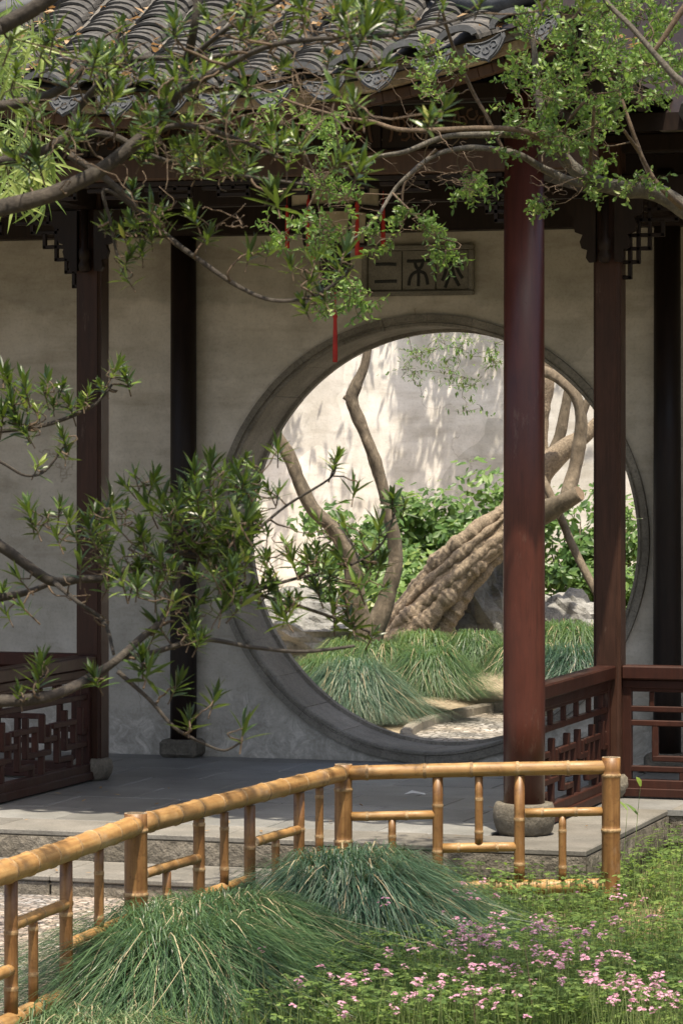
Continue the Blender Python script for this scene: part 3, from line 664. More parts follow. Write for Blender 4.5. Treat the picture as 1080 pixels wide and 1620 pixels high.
# --- roof
EY, EXR, EXL = -4.10, 1.86, -2.07
def roofz(x, y):
    a, b, c = y-EY, EXR-x, x-EXL; s_ = max(-.05, min(a, b, c)); lift = .09*(x+.04)**2*math.exp(-max(0, s_)/.55)
    if min(b, c) < a: lift *= max(.35, 1-(a-min(b, c))*.5)
    return 3.475+lift+.46*s_+.06*s_*s_
def deck(off, name, mat, par):
    m_ = MB(); nx, ny = 48, 44
    for i in range(nx+1):
        for j in range(ny+1):
            x = EXL+(EXR-EXL)*i/nx; y = EY+.02+(-.9-EY)*j/ny; m_.v.append((x, y, roofz(x, y)+off))
    for i in range(nx):
        for j in range(ny): q = i*(ny+1)+j; m_.f.append((q, q+ny+1, q+ny+2, q+1)); m_.m.append(0)
    return m_.build(name, mat, par, True)
roof = deck(.0, 'roof', 'tile', pav); deck(-.055, 'roof_boards', 'black_wood', roof)
for k in range(20):   # rafters under the eave
    x = EXL+.15+k*.2; m_ = MB(); m_.bar((x, EY+.12, roofz(x, EY+.12)-.10), (x, YF+.5, roofz(x, YF+.5)-.10), .055, .06, UP); m_.build('rafter', 'black_wood', roof)
# lime mortar bed and fascia under the tile ends
m_ = MB(); nx = 60
for i in range(nx+1):
    x = EXL+.02+(EXR-EXL-.04)*i/nx; zt = roofz(x, EY)+.012; zb = zt-.105-.014*noise.noise(Vector((x*6, 0, 0)))
    m_.v += [(x, EY+.085+.006*noise.noise(Vector((x*15, 1, 0))), zt), (x, EY+.085+.008*noise.noise(Vector((x*15, 2, 0))), zb), (x, EY+.15, zb), (x, EY+.15, zt)]
for i in range(nx):
    for j in range(4): q = i*4; m_.f.append((q+j, q+(j+1) % 4, q+4+(j+1) % 4, q+4+j)); m_.m.append(0)
m_.build('fascia', 'lime', roof)
m_ = MB()
for i in range(nx):
    xa = EXL+.02+(EXR-EXL-.04)*i/nx; xb = EXL+.02+(EXR-EXL-.04)*(i+1)/nx
    m_.bar((xa, EY+.16, roofz(xa, EY)-.128), (xb, EY+.16, roofz(xb, EY)-.128), .05, .05, UP)
m_.build('eave_board', 'beam_wood', roof)
# cover tiles
def tile_mesh(r, h, ln, th, name):
    m_ = MB(); ns = 9
    for y in (0, ln):
        for rr, hh in ((r, h), (r-th, h-th)):
            for i in range(ns+1): a = PI*i/ns; m_.v.append((rr*math.cos(a), y, hh*math.sin(a)-(.010 if y else 0)))
    k = ns+1
    for i in range(ns): m_.f += [(i, i+1, 2*k+i+1, 2*k+i), (k+i, 3*k+i, 3*k+i+1, k+i+1), (i, k+i, k+i+1, i+1)]
    m_.m = [0]*len(m_.f); return m_.mesh(name, 'tile')
TM = [tile_mesh(.098+q*.003, .058+q*.002, .13, .014, 'cover_tile') for q in range(3)]
rows = [.075+.251*i for i in range(-9, 8)]
cnt = 0; rest = MB(); EXPO = .052
for x in rows:
    k = 0
    while True:
        y = EY-.01+k*EXPO; k += 1
        if y-EY > min(EXR-x, x-EXL)+.02 or y > -1.3: break
        xx = x+U(-.006, .006); z = roofz(xx, y)+.022+U(-.004, .004); sl = math.atan(.46+.12*max(0, y-EY))
        Mx = Matrix.Translation((xx, y, z)) @ Matrix.Rotation(sl-.15, 4, 'X') @ Matrix.Rotation(U(-.04, .04), 4, 'Z') @ Matrix.Rotation(U(-.05, .05), 4, 'Y')
        if -1.05 < x < 1.75 and k <= 25 and cnt < 290: link('cover_tile', TM[k % 3], roof, Mx); cnt += 1
        else:
            me = TM[0]; o = len(rest.v); rest.v += [tuple(Mx @ v.co) for v in me.vertices]; rest.f += [tuple(i+o for i in p.vertices) for p in me.polygons]; rest.m += [0]*len(me.polygons)
stuff(rest.build('roof_tiling', 'tile', roof))
# drip tiles: pointed fan at each valley, crescent end tile at each cover row
def drip_mesh():
    m_ = MB(); o = []
    for i in range(11): t = i/10; o.append((-.098+.196*t, 0, -.012-.022*math.sin(PI*t)))
    pts = [(-.098, 0, -.012)]+[(-.098+.03*math.sin(0), 0, -.03)]
    low = []
    for i in range(15):
        t = i/14; x = .098-.196*t; a = abs(x)/.098; low.append((x*(1.0 if a > .9 else .97), 0, -.035-.085*(1-a**1.7)**.8-(.010 if a < .12 else 0)))
    out = o+low
    m_.prism(out, (0, .014, 0))
    rim = [Vector((p[0]*.86, -.003, p[2]*.9-.004)) for p in o+low]; m_.tube(rim+[rim[0]], .0045, 5)
    for q in range(3): a0 = q*2.1; c2 = Vector(((q-1)*.04, -.002, -.055-.02*(q == 1))); m_.tube([c2+Vector((math.cos(a0+t*.8)*.016, 0, math.sin(a0+t*.8)*.016)) for t in range(8)], .004, 5)
    return m_.mesh('drip_tile', 'eave_tile')
DM = drip_mesh()
def end_mesh():
    m_ = MB(); o = [(.10*math.cos(PI*i/12), 0, .062*math.sin(PI*i/12)) for i in range(13)]+[(-.075*math.cos(PI*i/12), 0, .036*math.sin(PI*i/12)-.004) for i in range(13)]
    m_.prism(o, (0, .02, 0)); return m_.mesh('end_tile', 'eave_tile')
EM = end_mesh()
for x in rows:
    for dx, me, nm, dz, tilt in ((.1255, DM, 'drip_tile', -.004, -.32), (0, EM, 'end_tile', .018, -.1)):
        xx = x+dx
        if not EXL+.05 < xx < EXR-.05: continue
        slope = .18*(xx+.04)
        link(nm, me, roof, Matrix.Translation((xx, EY-.03 if dx else EY-.045, roofz(xx, EY)+dz)) @ Matrix.Rotation(-math.atan(slope), 4, 'Y') @ Matrix.Rotation(tilt+U(-.05, .05), 4, 'X') @ Matrix.Rotation(U(-.05, .05), 4, 'Z'))
# hip ridges
for xe, xi in ((EXR, .35), (EXL, -.43)):
    pts = []
    for i in range(14): t = i/13; x = xe+(xi-xe)*t; y = EY+(abs(xe-x)); pts.append(Vector((x, y, roofz(x, y)+.06+.18*(1-t)**4)))
    m_ = MB(); m_.tube(pts, .055, 8); m_.build('hip_ridge', 'eave_tile', roof, True)
# gallery roof running along the wall
m_ = MB()
for (xa, xb) in ((-9, 9),):
    P = [(xa, -2.15, 3.42), (xb, -2.15, 3.42), (xb, .25, 4.62), (xa, .25, 4.62)]
    m_.prism(P, (0, 0, .09))
m_.build('gallery_roof', 'black_wood', pav)
x = -9
while x < 9:
    if not (EXL-.1 < x < EXR+.1):
        grt = MB(); grt.tube([(x, -2.2, 3.50), (x, .25, 4.74)], .07, 8); grt.build('tile_row', 'tile', pav, True)
    x += .25
# leaf litter on the tiles
lt = MB()
for k in range(420):
    x = random.choice(rows)+.125+random.gauss(0, .03); y = EY+U(.0, 1.2); z = roofz(x, y)+.03+U(0, .03)
    a = Vector((U(-1, 1), U(-1, 1), U(-.3, .3))).normalized(); b = a.cross(Vector((U(-.4, .4), U(-.4, .4), 1))).normalized(); p = Vector((x, y, z)); s_ = U(.02, .045)
    lt.add([p-a*s_, p+b*s_*.4, p+a*s_, p-b*s_*.4+Vector((0, 0, .01))], [(0, 1, 2, 3)])
stuff(tag(lt.build('leaf_litter', 'dry_leaf'), 'dry brown fallen leaves caught between the roof tiles', 'leaf litter'))

# ================================================================== STONE STEP
st = thing('stone_step', 'long low granite step below the pavilion platform', 'step', (-1, -4.1, GZ))
for (xa, xb) in ((-3.4, -2.0), (-1.996, -.55), (-.546, .70)):
    m_ = MB(); m_.box((xa, -4.36, -.165), (xb, PY-.012, -.138), 0, .006); m_.build('tread', 'kerb', st)
    m_ = MB(); m_.box((xa+.003, -4.352, GZ-.02), (xb-.003, PY-.02, -.167), 0, .006)
    m_.build('riser', 'rough_stone', st)

# ================================================================== LANTERN
lc = onY(530, 380, -2.35); LX, LY = lc.x, lc.y
def lz(py): return onY(530, py, -2.35).z
lan = thing('palace_lantern', 'hexagonal wooden palace lantern with red tassels hanging inside the pavilion', 'lantern', (LX, LY, lz(470)))
def hexp(r, z, o=.26): return [Vector((LX+r*math.cos(o+PI/3*i), LY+r*math.sin(o+PI/3*i), z)) for i in range(6)]
def hexframe(r0, r1, za, zb, th_, par, name):
    m_ = MB(); A, B = hexp(r0, za), hexp(r1, zb)
    for i in range(6):
        m_.bar(A[i], A[(i+1) % 6], th_, th_); m_.bar(B[i], B[(i+1) % 6], th_, th_); m_.bar(A[i], B[i], th_, th_, Vector((1, 0, 0)))
    fr = m_.build(name, 'black_wood', par)
    for i in range(6):
        j = (i+1) % 6; q = .94; c0 = Vector((LX, LY, 0))
        P = [A[i], A[j], B[j], B[i]]; P = [Vector((LX+(p.x-LX)*q, LY+(p.y-LY)*q, p.z)) for p in P]; m2 = MB(); m2.prism(P, (P[0]-Vector((LX, LY, P[0].z)))*.01); m2.build('paper_panel', 'paper', lan)
    return fr
hexframe(.155, .17, lz(388), lz(335), .016, lan, 'body_frame')
hexframe(.235, .235, lz(330), lz(297), .018, lan, 'crown_frame')
m_ = MB(); m_.lathe([(.07, lz(462)), (.085, lz(455)), (.075, lz(440)), (.085, lz(425)), (.08, lz(395)), (.15, lz(389))], 6, (LX, LY, 0)); m_.build('base', 'black_wood', lan)
m_ = MB(); m_.tube([(LX, LY, lz(297)), (LX, LY, lz(200))], .012, 6); m_.build('hanger', 'black_wood', lan)
def tassel(x, y, z1, z0, r):
    m_ = MB(); m_.lathe([(r*.9, z0), (r, z0+.03), (r*.85, z0+(z1-z0)*.6), (r*.7, z1-.04), (r*1.0, z1-.03), (r*.8, z1-.01), (r*.2, z1)], 10, (x, y, 0)); t_ = m_.build('tassel', 'tassel', lan, True)
    m_ = MB(); m_.tube([(x, y, z1-.005), (x, y, z1+.05)], .003, 5); m_.build('cord', 'tassel', t_)
for i, p in enumerate(hexp(.245, 0)): tassel(p.x, p.y, lz(318+(i % 2)*4), lz(392+(i % 3)*8), .0125)
tassel(LX, LY, lz(492), lz(573), .0135); m_ = MB(); m_.tube([(LX, LY, lz(462)), (LX, LY, lz(490))], .004, 5); m_.build('cord', 'tassel', lan)

fl_ = MB()
for i in range(90):
    x, y = U(-2.2, 1.8), (U(-3.75, -1.6) if i % 3 else U(-4.3, -3.85)); z = .004 if y > -3.8 else -.134
    if x < -1.45 and y > -3.3: continue
    a = Vector((U(-1, 1), U(-1, 1), U(-.1, .1))).normalized(); b = a.cross(Vector((U(-.2, .2), U(-.2, .2), 1))).normalized(); p = Vector((x, y, z+.003)); s_ = U(.010, .024)
    fl_.add([p-a*s_, p+b*s_*.4+UP*.004, p+a*s_+UP*.006, p-b*s_*.4+UP*.003], [(0, 1, 2, 3)])
stuff(tag(fl_.build('fallen_leaves', 'dry_leaf'), 'few small dry leaves scattered over the slate floor and step', 'leaf litter'))
# scrap of paper on the floor
p = onZ(655, 1257, .004); m_ = MB(); m_.add([p+Vector((-.055, -.01, .001)), p+Vector((.0, -.025, .012)), p+Vector((.06, 0, .002)), p+Vector((.05, .03, .006)), p+Vector((-.02, .025, .02)), p+Vector((-.05, .02, .004))], [(0, 1, 4, 5), (1, 2, 3, 4)])
tag(m_.build('paper_scrap', 'white_paper'), 'small crumpled white scrap of paper on the slate floor', 'paper')

# ================================================================== BAMBOO FENCE
PC = onY(966, 1214, -4.06); PB = onZ(543, 1223, .372); PA = onZ(215, 1306, .375); P0 = onZ(-40, 1396, .375)
fence = thing('bamboo_fence', 'golden bamboo garden fence with open rails beside the grass', 'fence', (PB.x, PB.y, GZ))
def pole(name, a, b, r, mats=('bamboo', 'bamboo_node', 'bamboo_cut'), node=.21, hollow=False, bend=.0, par=None, taper=.04, mouth=None):
    a = Vector(a); b = Vector(b); L = (b-a).length; m_ = MB(); ns = 18; ph = U(.2, .8)*node; rings = [0.0]; isn = []
    z = ph; R = []
    zs = [0]
    while z < L-.02:
        zs += [z-.022, z-.007, z-.003, z+.003, z+.008, z+.022]; isn.append(z); z += node*U(.85, 1.15)
    zs.append(L); zs = sorted(q for q in zs if q in (0, L) or (q > (mouth[1]+.012 if mouth else 0) and q < L-(mouth[2]+.012 if mouth else 0)))
    sgn = U(0, 6.28)
    for q in zs:
        rr = r*(1-taper*q/L)
        for nz in isn:
            dd = abs(q-nz)
            if dd < .004: rr *= 1.085
            elif dd < .010: rr *= 1.05 if q < nz else .975
        R.append((rr, q))
    o = len(m_.v)
    for (rr, q) in R:
        off = bend*math.sin(PI*q/L)
        for j in range(ns): an = 2*PI*j/ns; m_.v.append((rr*math.cos(an)+off*math.cos(sgn), rr*math.sin(an)+off*math.sin(sgn), q))
    for i in range(len(R)-1):
        mid = (R[i][1]+R[i+1][1])/2; mi = 1 if any(abs(mid-nz) < .006 for nz in isn) else 0
        for j in range(ns): m_.f.append((i*ns+j, i*ns+(j+1) % ns, (i+1)*ns+(j+1) % ns, (i+1)*ns+j)); m_.m.append(mi)
    m_.f.append(tuple(range(ns))[::-1]); m_.m.append(2)
    k = (len(R)-1)*ns
    if hollow:
        q = len(m_.v); ri = R[-1][0]*.80
        for zz in (L, L-.05):
            for j in range(ns): an = 2*PI*j/ns; m_.v.append((ri*math.cos(an), ri*math.sin(an), zz))
        for j in range(ns):
            m_.f.append((k+j, k+(j+1) % ns, q+(j+1) % ns, q+j)); m_.m.append(2)
            m_.f.append((q+j, q+(j+1) % ns, q+ns+(j+1) % ns, q+ns+j)); m_.m.append(2)
        m_.f.append(tuple(q+ns+j for j in range(ns))); m_.m.append(1)
    else: m_.f.append(tuple(k+j for j in range(ns))); m_.m.append(2)
    if mouth:   # ends cut to sit on the round rail they meet
        nl = (b-a).to_track_quat('Z', 'Y').inverted() @ mouth[0]
        for j in range(ns):
            for idx, rm, sg in ((j, mouth[1], 1), (k+j, mouth[2], -1)):
                x, y, z = m_.v[idx]; q = x*nl.x+y*nl.y; m_.v[idx] = (x, y, z+sg*(math.sqrt(max(0, rm*rm-q*q))-.0015))
    me = m_.mesh(name, list(mats), True)
    for p_ in me.polygons:
        if p_.material_index == 2: p_.use_smooth = False
    Mx = Matrix.Translation(a) @ (b-a).to_track_quat('Z', 'Y').to_matrix().to_4x4()
    return link(name, me, par or fence, Mx)
OLD = ('bamboo_old', 'bamboo_node', 'bamboo_cut')
def vpost(P, r, top): pole('post', (P.x, P.y, GZ-.08), (P.x, P.y, P.z+top), r, OLD, .26, True, .002)
vpost(PA, .046, .048); vpost(PB, .041, .040); vpost(PC, .0425, .045); vpost(P0, .046, .05)
def panel(A, B, rr, thick, thin_up, thin_lo, mids_up, mids_lo, rbot=.03, ra=.047):
    """px lists along the rail; positions found where the fence line crosses that image column"""
    d = (B-A); dh = Vector((d.x, d.y, 0)).normalized()
    def P(px):
        # intersect image column with the vertical plane of the panel
        n_ = Vector((-dh.y, dh.x, 0)); r_ = ray(px, 900); return CAM+r_*((A-CAM).dot(n_)/r_.dot(n_))
    def tz(q): t = (Vector((q.x, q.y, 0))-Vector((A.x, A.y, 0))).dot(dh)/Vector((d.x, d.y, 0)).length; return A.z+d.z*t
    def V(px, dz): q = P(px); return Vector((q.x, q.y, tz(q)+dz))
    a = A+dh*.02; b = B-dh*.02
    pole('rail', Vector((a.x, a.y, a.z)), Vector((b.x, b.y, b.z)), rr, node=.23, bend=.004, taper=.08)
    bo = -.525; pole('rail', a+UP*bo, b+UP*bo, rbot, node=.24, taper=.05)
    nn = Vector((-dh.y, dh.x, 0))
    for px in thick: pole('baluster', V(px, bo+rbot-.006), V(px, -rr+.005), .0245, OLD, .19)
    for px in thin_up: pole('baluster', V(px, -.345+.0215-.005), V(px, -rr+.004), .0185, OLD, .16)
    for px in thin_lo: pole('baluster', V(px, bo+rbot-.005), V(px, -.195-.0205+.004), .0180, OLD, .16)
    for p0, p1 in mids_up: pole('short_rail', V(p0, -.195), V(p1, -.195), .0205, ('bamboo', 'bamboo_node', 'bamboo_cut'), .17, False, .002)
    for p0, p1 in mids_lo: pole('short_rail', V(p0, -.345), V(p1, -.345), .0215, ('bamboo', 'bamboo_node', 'bamboo_cut'), .17, False, .002)
panel(PB, PC, .033, [692, 821], [757], [620, 889], [(556, 688), (830, 955)], [(700, 816)], .033)
panel(PA, PB, .040, [315, 395, 473], [355, 505], [264, 436], [(228, 318), (403, 475)], [(318, 393), (476, 540)], .035)
panel(P0, PA, .043, [18, 105], [157, -12], [53], [(20, 109)], [(108, 205), (-40, 16)], .036)

# ================================================================== PLANTS
def leaf_strip(m_, base, d, up, L, W, droop=.2, fold=.25, mi=0, seg=3, prof=None):
    d = d.normalized(); side = d.cross(up)
    side = side.normalized() if side.length > 1e-4 else d.orthogonal().normalized(); nrm = side.cross(d).normalized(); o = len(m_.v)
    ws = prof or [.35, 1, .85, 0]; k = len(ws)-1; c = []
    for i in range(k+1):
        t = i/k; p = base+d*(L*t)-nrm*(droop*L*t*t); wd = W*.5*ws[i]
        if ws[i] == 0: c.append((len(m_.v),)); m_.v.append(tuple(p))
        else:
            c.append((len(m_.v), len(m_.v)+1, len(m_.v)+2)); m_.v += [tuple(p-side*wd+nrm*wd*fold), tuple(p), tuple(p+side*wd+nrm*wd*fold)]
    for i in range(k):
        a, b = c[i], c[i+1]
        if len(b) == 3: m_.f += [(a[0], a[1], b[1], b[0]), (a[1], a[2], b[2], b[1])]; m_.m += [mi, mi]
        else: m_.f += [(a[0], a[1], b[0]), (a[1], a[2], b[0])]; m_.m += [mi, mi]

def rosette_mesh(seed, n=16, L=.085, W=.0105):
    random.seed(seed); m_ = MB()
    for i in range(n):
        t = i/n; a = i*2.4+U(-.2, .2); el = math.radians(12+68*t+U(-12, 12)); z = -.035+.045*t
        d = Vector((math.cos(a)*math.cos(el), math.sin(a)*math.cos(el), math.sin(el)))
        leaf_strip(m_, Vector((0, 0, z)), d, Vector((0, 0, 1)) if el < 1.3 else Vector((1, 0, 0)), L*U(.75, 1.15)*(1-.2*t), W*U(.85, 1.2), U(-.02, .22), .3)
    m_.tube([(0, 0, -.06), (0, 0, .004)], .0022, 5, 1)
    return m_.mesh('leaf_rosette', ['pod_leaf', 'twig'])
ROS = [rosette_mesh(100+i, 9+i % 5*3, .050+.009*(i % 4), .0095+.001*(i % 3)) for i in range(16)]
random.seed(21)
def dir_matrix(p, d, s=1.0, roll=None):
    q = d.to_track_quat('Z', 'Y'); return Matrix.Translation(p) @ q.to_matrix().to_4x4() @ Matrix.Rotation(U(0, 6.28) if roll is None else roll, 4, 'Z') @ Matrix.Diagonal((s, s, s, 1))

def limb(par, pts, mat='bark', name='branch', n=10, sub=6, wob=.06):
    """pts: (px, py, depth, radius px)"""
    P = smooth_path(pts, sub); W = [at(a, b, d) for a, b, d, r in P]; R = [r*d/FPX for a, b, d, r in P]
    m_ = MB(); sd = U(0, 50)
    m_.tube(W, R, n, fn=lambda i, a, p: 1+wob*2*noise.noise(p*22+Vector((sd, a, 0)))+wob*math.sin(a*3+sd))
    m_.build(name, mat, par, True); return list(zip(W, R))

def twig_to(tw, nodes, tip, r0=.0035, sag=.12, r1=.0018):
    """join a tip to the nearest limb point with a bowed twig; returns end direction"""
    best = min(nodes, key=lambda q: (q[0]-tip).length+.25*max(0, q[0].z-tip.z))
    a = best[0]; v = tip-a; L = v.length
    mid = a+v*.5+Vector((U(-.08, .08), U(-.08, .08), -sag*L+U(-.03, .03)))*1.0
    pts = []
    for i in range(7): t = i/6; pts.append(a*(1-t)**2+mid*2*t*(1-t)+tip*t*t+Vector((U(-1, 1), U(-1, 1), U(-1, 1)))*.004*(0 < i < 6))
    tw.tube(pts, [max(r1, min(best[1]*.8, r0*(1+L*2))*(1-t)+r1*t) for t in [i/6 for i in range(7)]], 5)
    for i, p in enumerate(pts[2:], 2): nodes.append((p, r0*.7))
    return (pts[-1]-pts[-3]).normalized()

def podocarpus(label, trunk_px, trunk_d, limbs, zones, tips, depth, n_max, bare=(), ls=1.0):
    tb = at(trunk_px, 1000, trunk_d); base = Vector((tb.x, tb.y, GZ-.05))
    tr = thing('podocarpus_tree', label, 'tree', base)
    m_ = MB(); H = 3.6; pts = [base+Vector((.10*math.sin(t*4), .08*math.sin(t*3+1), H*t)) for t in [i/14 for i in range(15)]]
    m_.tube(pts, [.085*(1-.5*i/14) for i in range(15)], 14, fn=lambda i, a, p: 1+.12*noise.noise(p*6+Vector((0, 0, a)))+.05*math.sin(a*4)); m_.build('trunk', 'bark', tr, True)
    nodes = []
    for L in limbs:
        L = list(L); x, y, d, r = L[0]
        if x < -5:   # carry the limb on to its trunk, outside the picture
            q = at(x, y, d); t0 = Vector((base.x+.03, base.y, q.z-.22)); tp = proj(t0); L = [(tp[0], tp[1], tp[2], r*1.3)]+L
        nodes += limb(tr, L)
    tw = MB(); allt = list(tips)
    for (cx, cy, rx, ry, n_, d0, d1) in zones:
        for i in range(n_):
            a = U(0, 6.28); q = math.sqrt(U(0, 1)); allt.append((cx+rx*q*math.cos(a), cy+ry*q*math.sin(a), U(d0, d1)))
    allt = allt[:n_max]; pts = [(at(x, y, d)) for x, y, d in allt]
    pts.sort(key=lambda p: min((p-q[0]).length for q in nodes))
    for p in pts:
        dr = twig_to(tw, nodes, p); dd = (dr*.5+Vector((U(-.25, .25), U(-.25, .25), .75))).normalized()
        link('leaf_rosette', random.choice(ROS), tr, dir_matrix(p, dd, U(.62, 1.15)*ls))
    for (cx, cy, rx, ry, n_, d0, d1) in bare:
        for i in range(n_):
            a = U(0, 6.28); q = math.sqrt(U(0, 1)); twig_to(tw, nodes, at(cx+rx*q*math.cos(a), cy+ry*q*math.sin(a), U(d0, d1)), .0028, U(-.15, .2), .0012)
    stuff(tw.build('twigs', 'twig', tr, True))
    return tr, nodes

lower = [[(-60, 838, 8.6, 9), (0, 863, 8.6, 9), (45, 895, 8.6, 8.5), (85, 920, 8.6, 8), (125, 916, 8.6, 7), (170, 914, 8.6, 6), (215, 893, 8.6, 5), (252, 868, 8.5, 4), (300, 830, 8.5, 3)],
         [(-60, 955, 8.9, 7), (0, 945, 8.9, 7), (40, 938, 8.9, 5), (78, 924, 8.8, 4)],
         [(-60, 1112, 8.1, 10), (0, 1110, 8.1, 10), (60, 1106, 8.1, 9.5), (105, 1092, 8.1, 8.5), (150, 1068, 8.2, 7.5), (188, 1042, 8.2, 6.5), (225, 1008, 8.3, 6), (252, 985, 8.3, 5), (275, 940, 8.4, 3.5), (290, 890, 8.4, 3)],
         [(188, 1042, 8.2, 5), (240, 1033, 8.3, 4.5), (320, 1012, 8.3, 4), (400, 1024, 8.4, 3.2), (480, 1031, 8.5, 3), (560, 1022, 8.6, 2.4)],
         [(186, 1062, 8.2, 4), (238, 1108, 8.2, 3.2), (275, 1150, 8.2, 2.8), (320, 1175, 8.2, 2.2), (355, 1187, 8.2, 2), (384, 1172, 8.2, 1.8)],
         [(-50, 690, 9.3, 4), (0, 682, 9.3, 4), (60, 675, 9.3, 3.5), (110, 660, 9.3, 3), (150, 640, 9.3, 2.5), (178, 608, 9.3, 2)],
         [(-50, 712, 9.0, 3), (0, 730, 9.0, 2.5), (40, 752, 9.0, 2.2), (72, 745, 9.0, 2), (100, 708, 9.0, 1.8)],
         [(252, 868, 8.5, 4), (330, 880, 8.6, 3.5), (380, 860, 8.6, 3), (450, 802, 8.7, 2.2), (520, 758, 8.7, 1.8), (530, 738, 8.7, 1.6)],
         [(330, 880, 8.6, 3.5), (400, 935, 8.7, 3.2), (470, 958, 8.8, 3), (530, 978, 8.9, 2.6), (585, 1000, 8.9, 2)],
         [(400, 935, 8.7, 3), (470, 915, 8.8, 2.6), (540, 900, 8.9, 2.2), (600, 865, 8.9, 1.8), (625, 810, 8.9, 1.6)],
         [(85, 920, 8.6, 4.5), (120, 950, 8.5, 3.6), (165, 985, 8.5, 3.2), (180, 1035, 8.4, 2.6)]]
ltips = [(385, 1152, 8.2), (340, 1105, 8.2), (300, 1140, 8.2), (280, 1085, 8.2), (68, 1045, 8.1), (62, 1070, 8.1), (150, 1072, 8.15), (30, 1094, 8.1), (225, 1045, 8.2), (235, 1060, 8.2), (440, 712, 8.7), (532, 728, 8.7), (560, 775, 8.75), (620, 790, 8.9), (640, 800, 8.9), (600, 835, 8.9), (570, 850, 8.9), (540, 880, 8.9), (590, 1005, 8.9), (555, 985, 8.9), (470, 945, 8.8), (430, 930, 8.7), (500, 930, 8.8), (545, 945, 8.9), (460, 880, 8.8), (500, 870, 8.8),
         (185, 582, 9.3), (160, 610, 9.3), (140, 622, 9.3), (200, 598, 9.3), (15, 600, 9.3), (20, 640, 9.2), (40, 610, 9.2), (70, 620, 9.3), (100, 610, 9.3), (60, 650, 9.2), (110, 640, 9.3), (85, 640, 9.3), (30, 670, 9.2), (5, 660, 9.2), (45, 690, 9.2), (100, 692, 9.0), (105, 715, 9.0), (62, 735, 9.0), (40, 635, 9.3), (130, 635, 9.3), (5, 585, 9.3), (75, 600, 9.3),
         (200, 770, 8.6), (175, 800, 8.6), (150, 810, 8.6), (45, 805, 8.8), (55, 830, 8.8), (75, 815, 8.8), (95, 800, 8.8), (110, 820, 8.7), (35, 960, 8.8), (5, 935, 8.9), (30, 915, 8.6), (120, 850, 8.6), (90, 850, 8.7), (10, 970, 8.9)]
lz_ = [(240, 830, 130, 80, 30, 8.3, 8.8), (345, 810, 75, 75, 30, 8.3, 8.8), (300, 910, 110, 75, 28, 8.1, 8.6), (385, 870, 50, 90, 16, 8.3, 8.8), (180, 880, 60, 70, 9, 8.2, 8.6), (270, 1000, 60, 25, 4, 8.1, 8.4), (510, 900, 100, 80, 14, 8.6, 9.0), (420, 760, 60, 50, 6, 8.5, 8.8), (590, 930, 40, 60, 6, 8.8, 9.0), (340, 770, 60, 40, 7, 8.4, 8.8), (450, 950, 40, 30, 4, 8.5, 8.9)]
podocarpus('needle-leaved tree reaching across the lower half, in front of the moon gate', -330, 8.7, lower, lz_, ltips, 8.6, 290, [(260, 900, 180, 110, 40, 8.3, 8.8), (480, 900, 110, 90, 22, 8.6, 9.0)], 1.05)

upper = [[(-70, 345, 8.0, 15), (0, 330, 8.0, 14.5), (80, 308, 8.0, 13), (150, 275, 8.0, 12), (205, 235, 8.0, 11), (250, 195, 8.0, 10), (278, 150, 7.9, 9), (295, 100, 7.9, 8), (308, 40, 7.8, 7), (318, -40, 7.8, 6)],
         [(-60, 75, 7.4, 14), (0, 42, 7.4, 13), (45, 18, 7.4, 12.5), (95, -15, 7.4, 11)],
         [(-60, 172, 7.8, 9), (0, 168, 7.8, 9), (55, 158, 7.8, 8), (100, 138, 7.8, 7), (128, 112, 7.8, 5), (150, 70, 7.8, 3.5)],
         [(-60, 262, 8.2, 8), (0, 255, 8.2, 7.5), (60, 242, 8.2, 7), (112, 208, 8.2, 6.5), (126, 170, 8.2, 6), (180, 110, 8.1, 5), (222, 93, 8.1, 4.5), (300, 92, 8.1, 4), (370, 85, 8.1, 3.2), (430, 60, 8.1, 2.6)],
         [(112, 208, 8.2, 6), (180, 215, 8.2, 5), (235, 245, 8.2, 4.5), (290, 262, 8.3, 4), (360, 275, 8.3, 3.5), (430, 285, 8.4, 3), (490, 293, 8.4, 2.2)],
         [(110, 245, 8.2, 6), (170, 285, 8.2, 5.5), (215, 328, 8.2, 5), (262, 372, 8.2, 4.5), (320, 415, 8.2, 4), (375, 452, 8.2, 3.6), (430, 475, 8.2, 3.2), (490, 470, 8.2, 2.8), (530, 448, 8.2, 2.4), (560, 420, 8.2, 2)],
         [(278, 150, 7.9, 6), (350, 110, 7.6, 5), (420, 75, 7.4, 4.5), (500, 62, 7.3, 4), (600, 58, 7.2, 3.5), (690, 40, 7.2, 2.6), (760, 20, 7.2, 2)],
         [(205, 235, 8.0, 5), (270, 200, 7.9, 4.5), (330, 205, 7.9, 4), (400, 230, 7.9, 3), (440, 250, 7.9, 2.4)],
         [(215, 328, 8.2, 4), (165, 300, 8.2, 3), (175, 350, 8.2, 2.6), (185, 400, 8.2, 2.2), (200, 425, 8.2, 1.8)],
         [(295, 100, 7.9, 5), (360, 45, 7.7, 4), (420, 15, 7.6, 3.5), (480, -25, 7.5, 3)]]
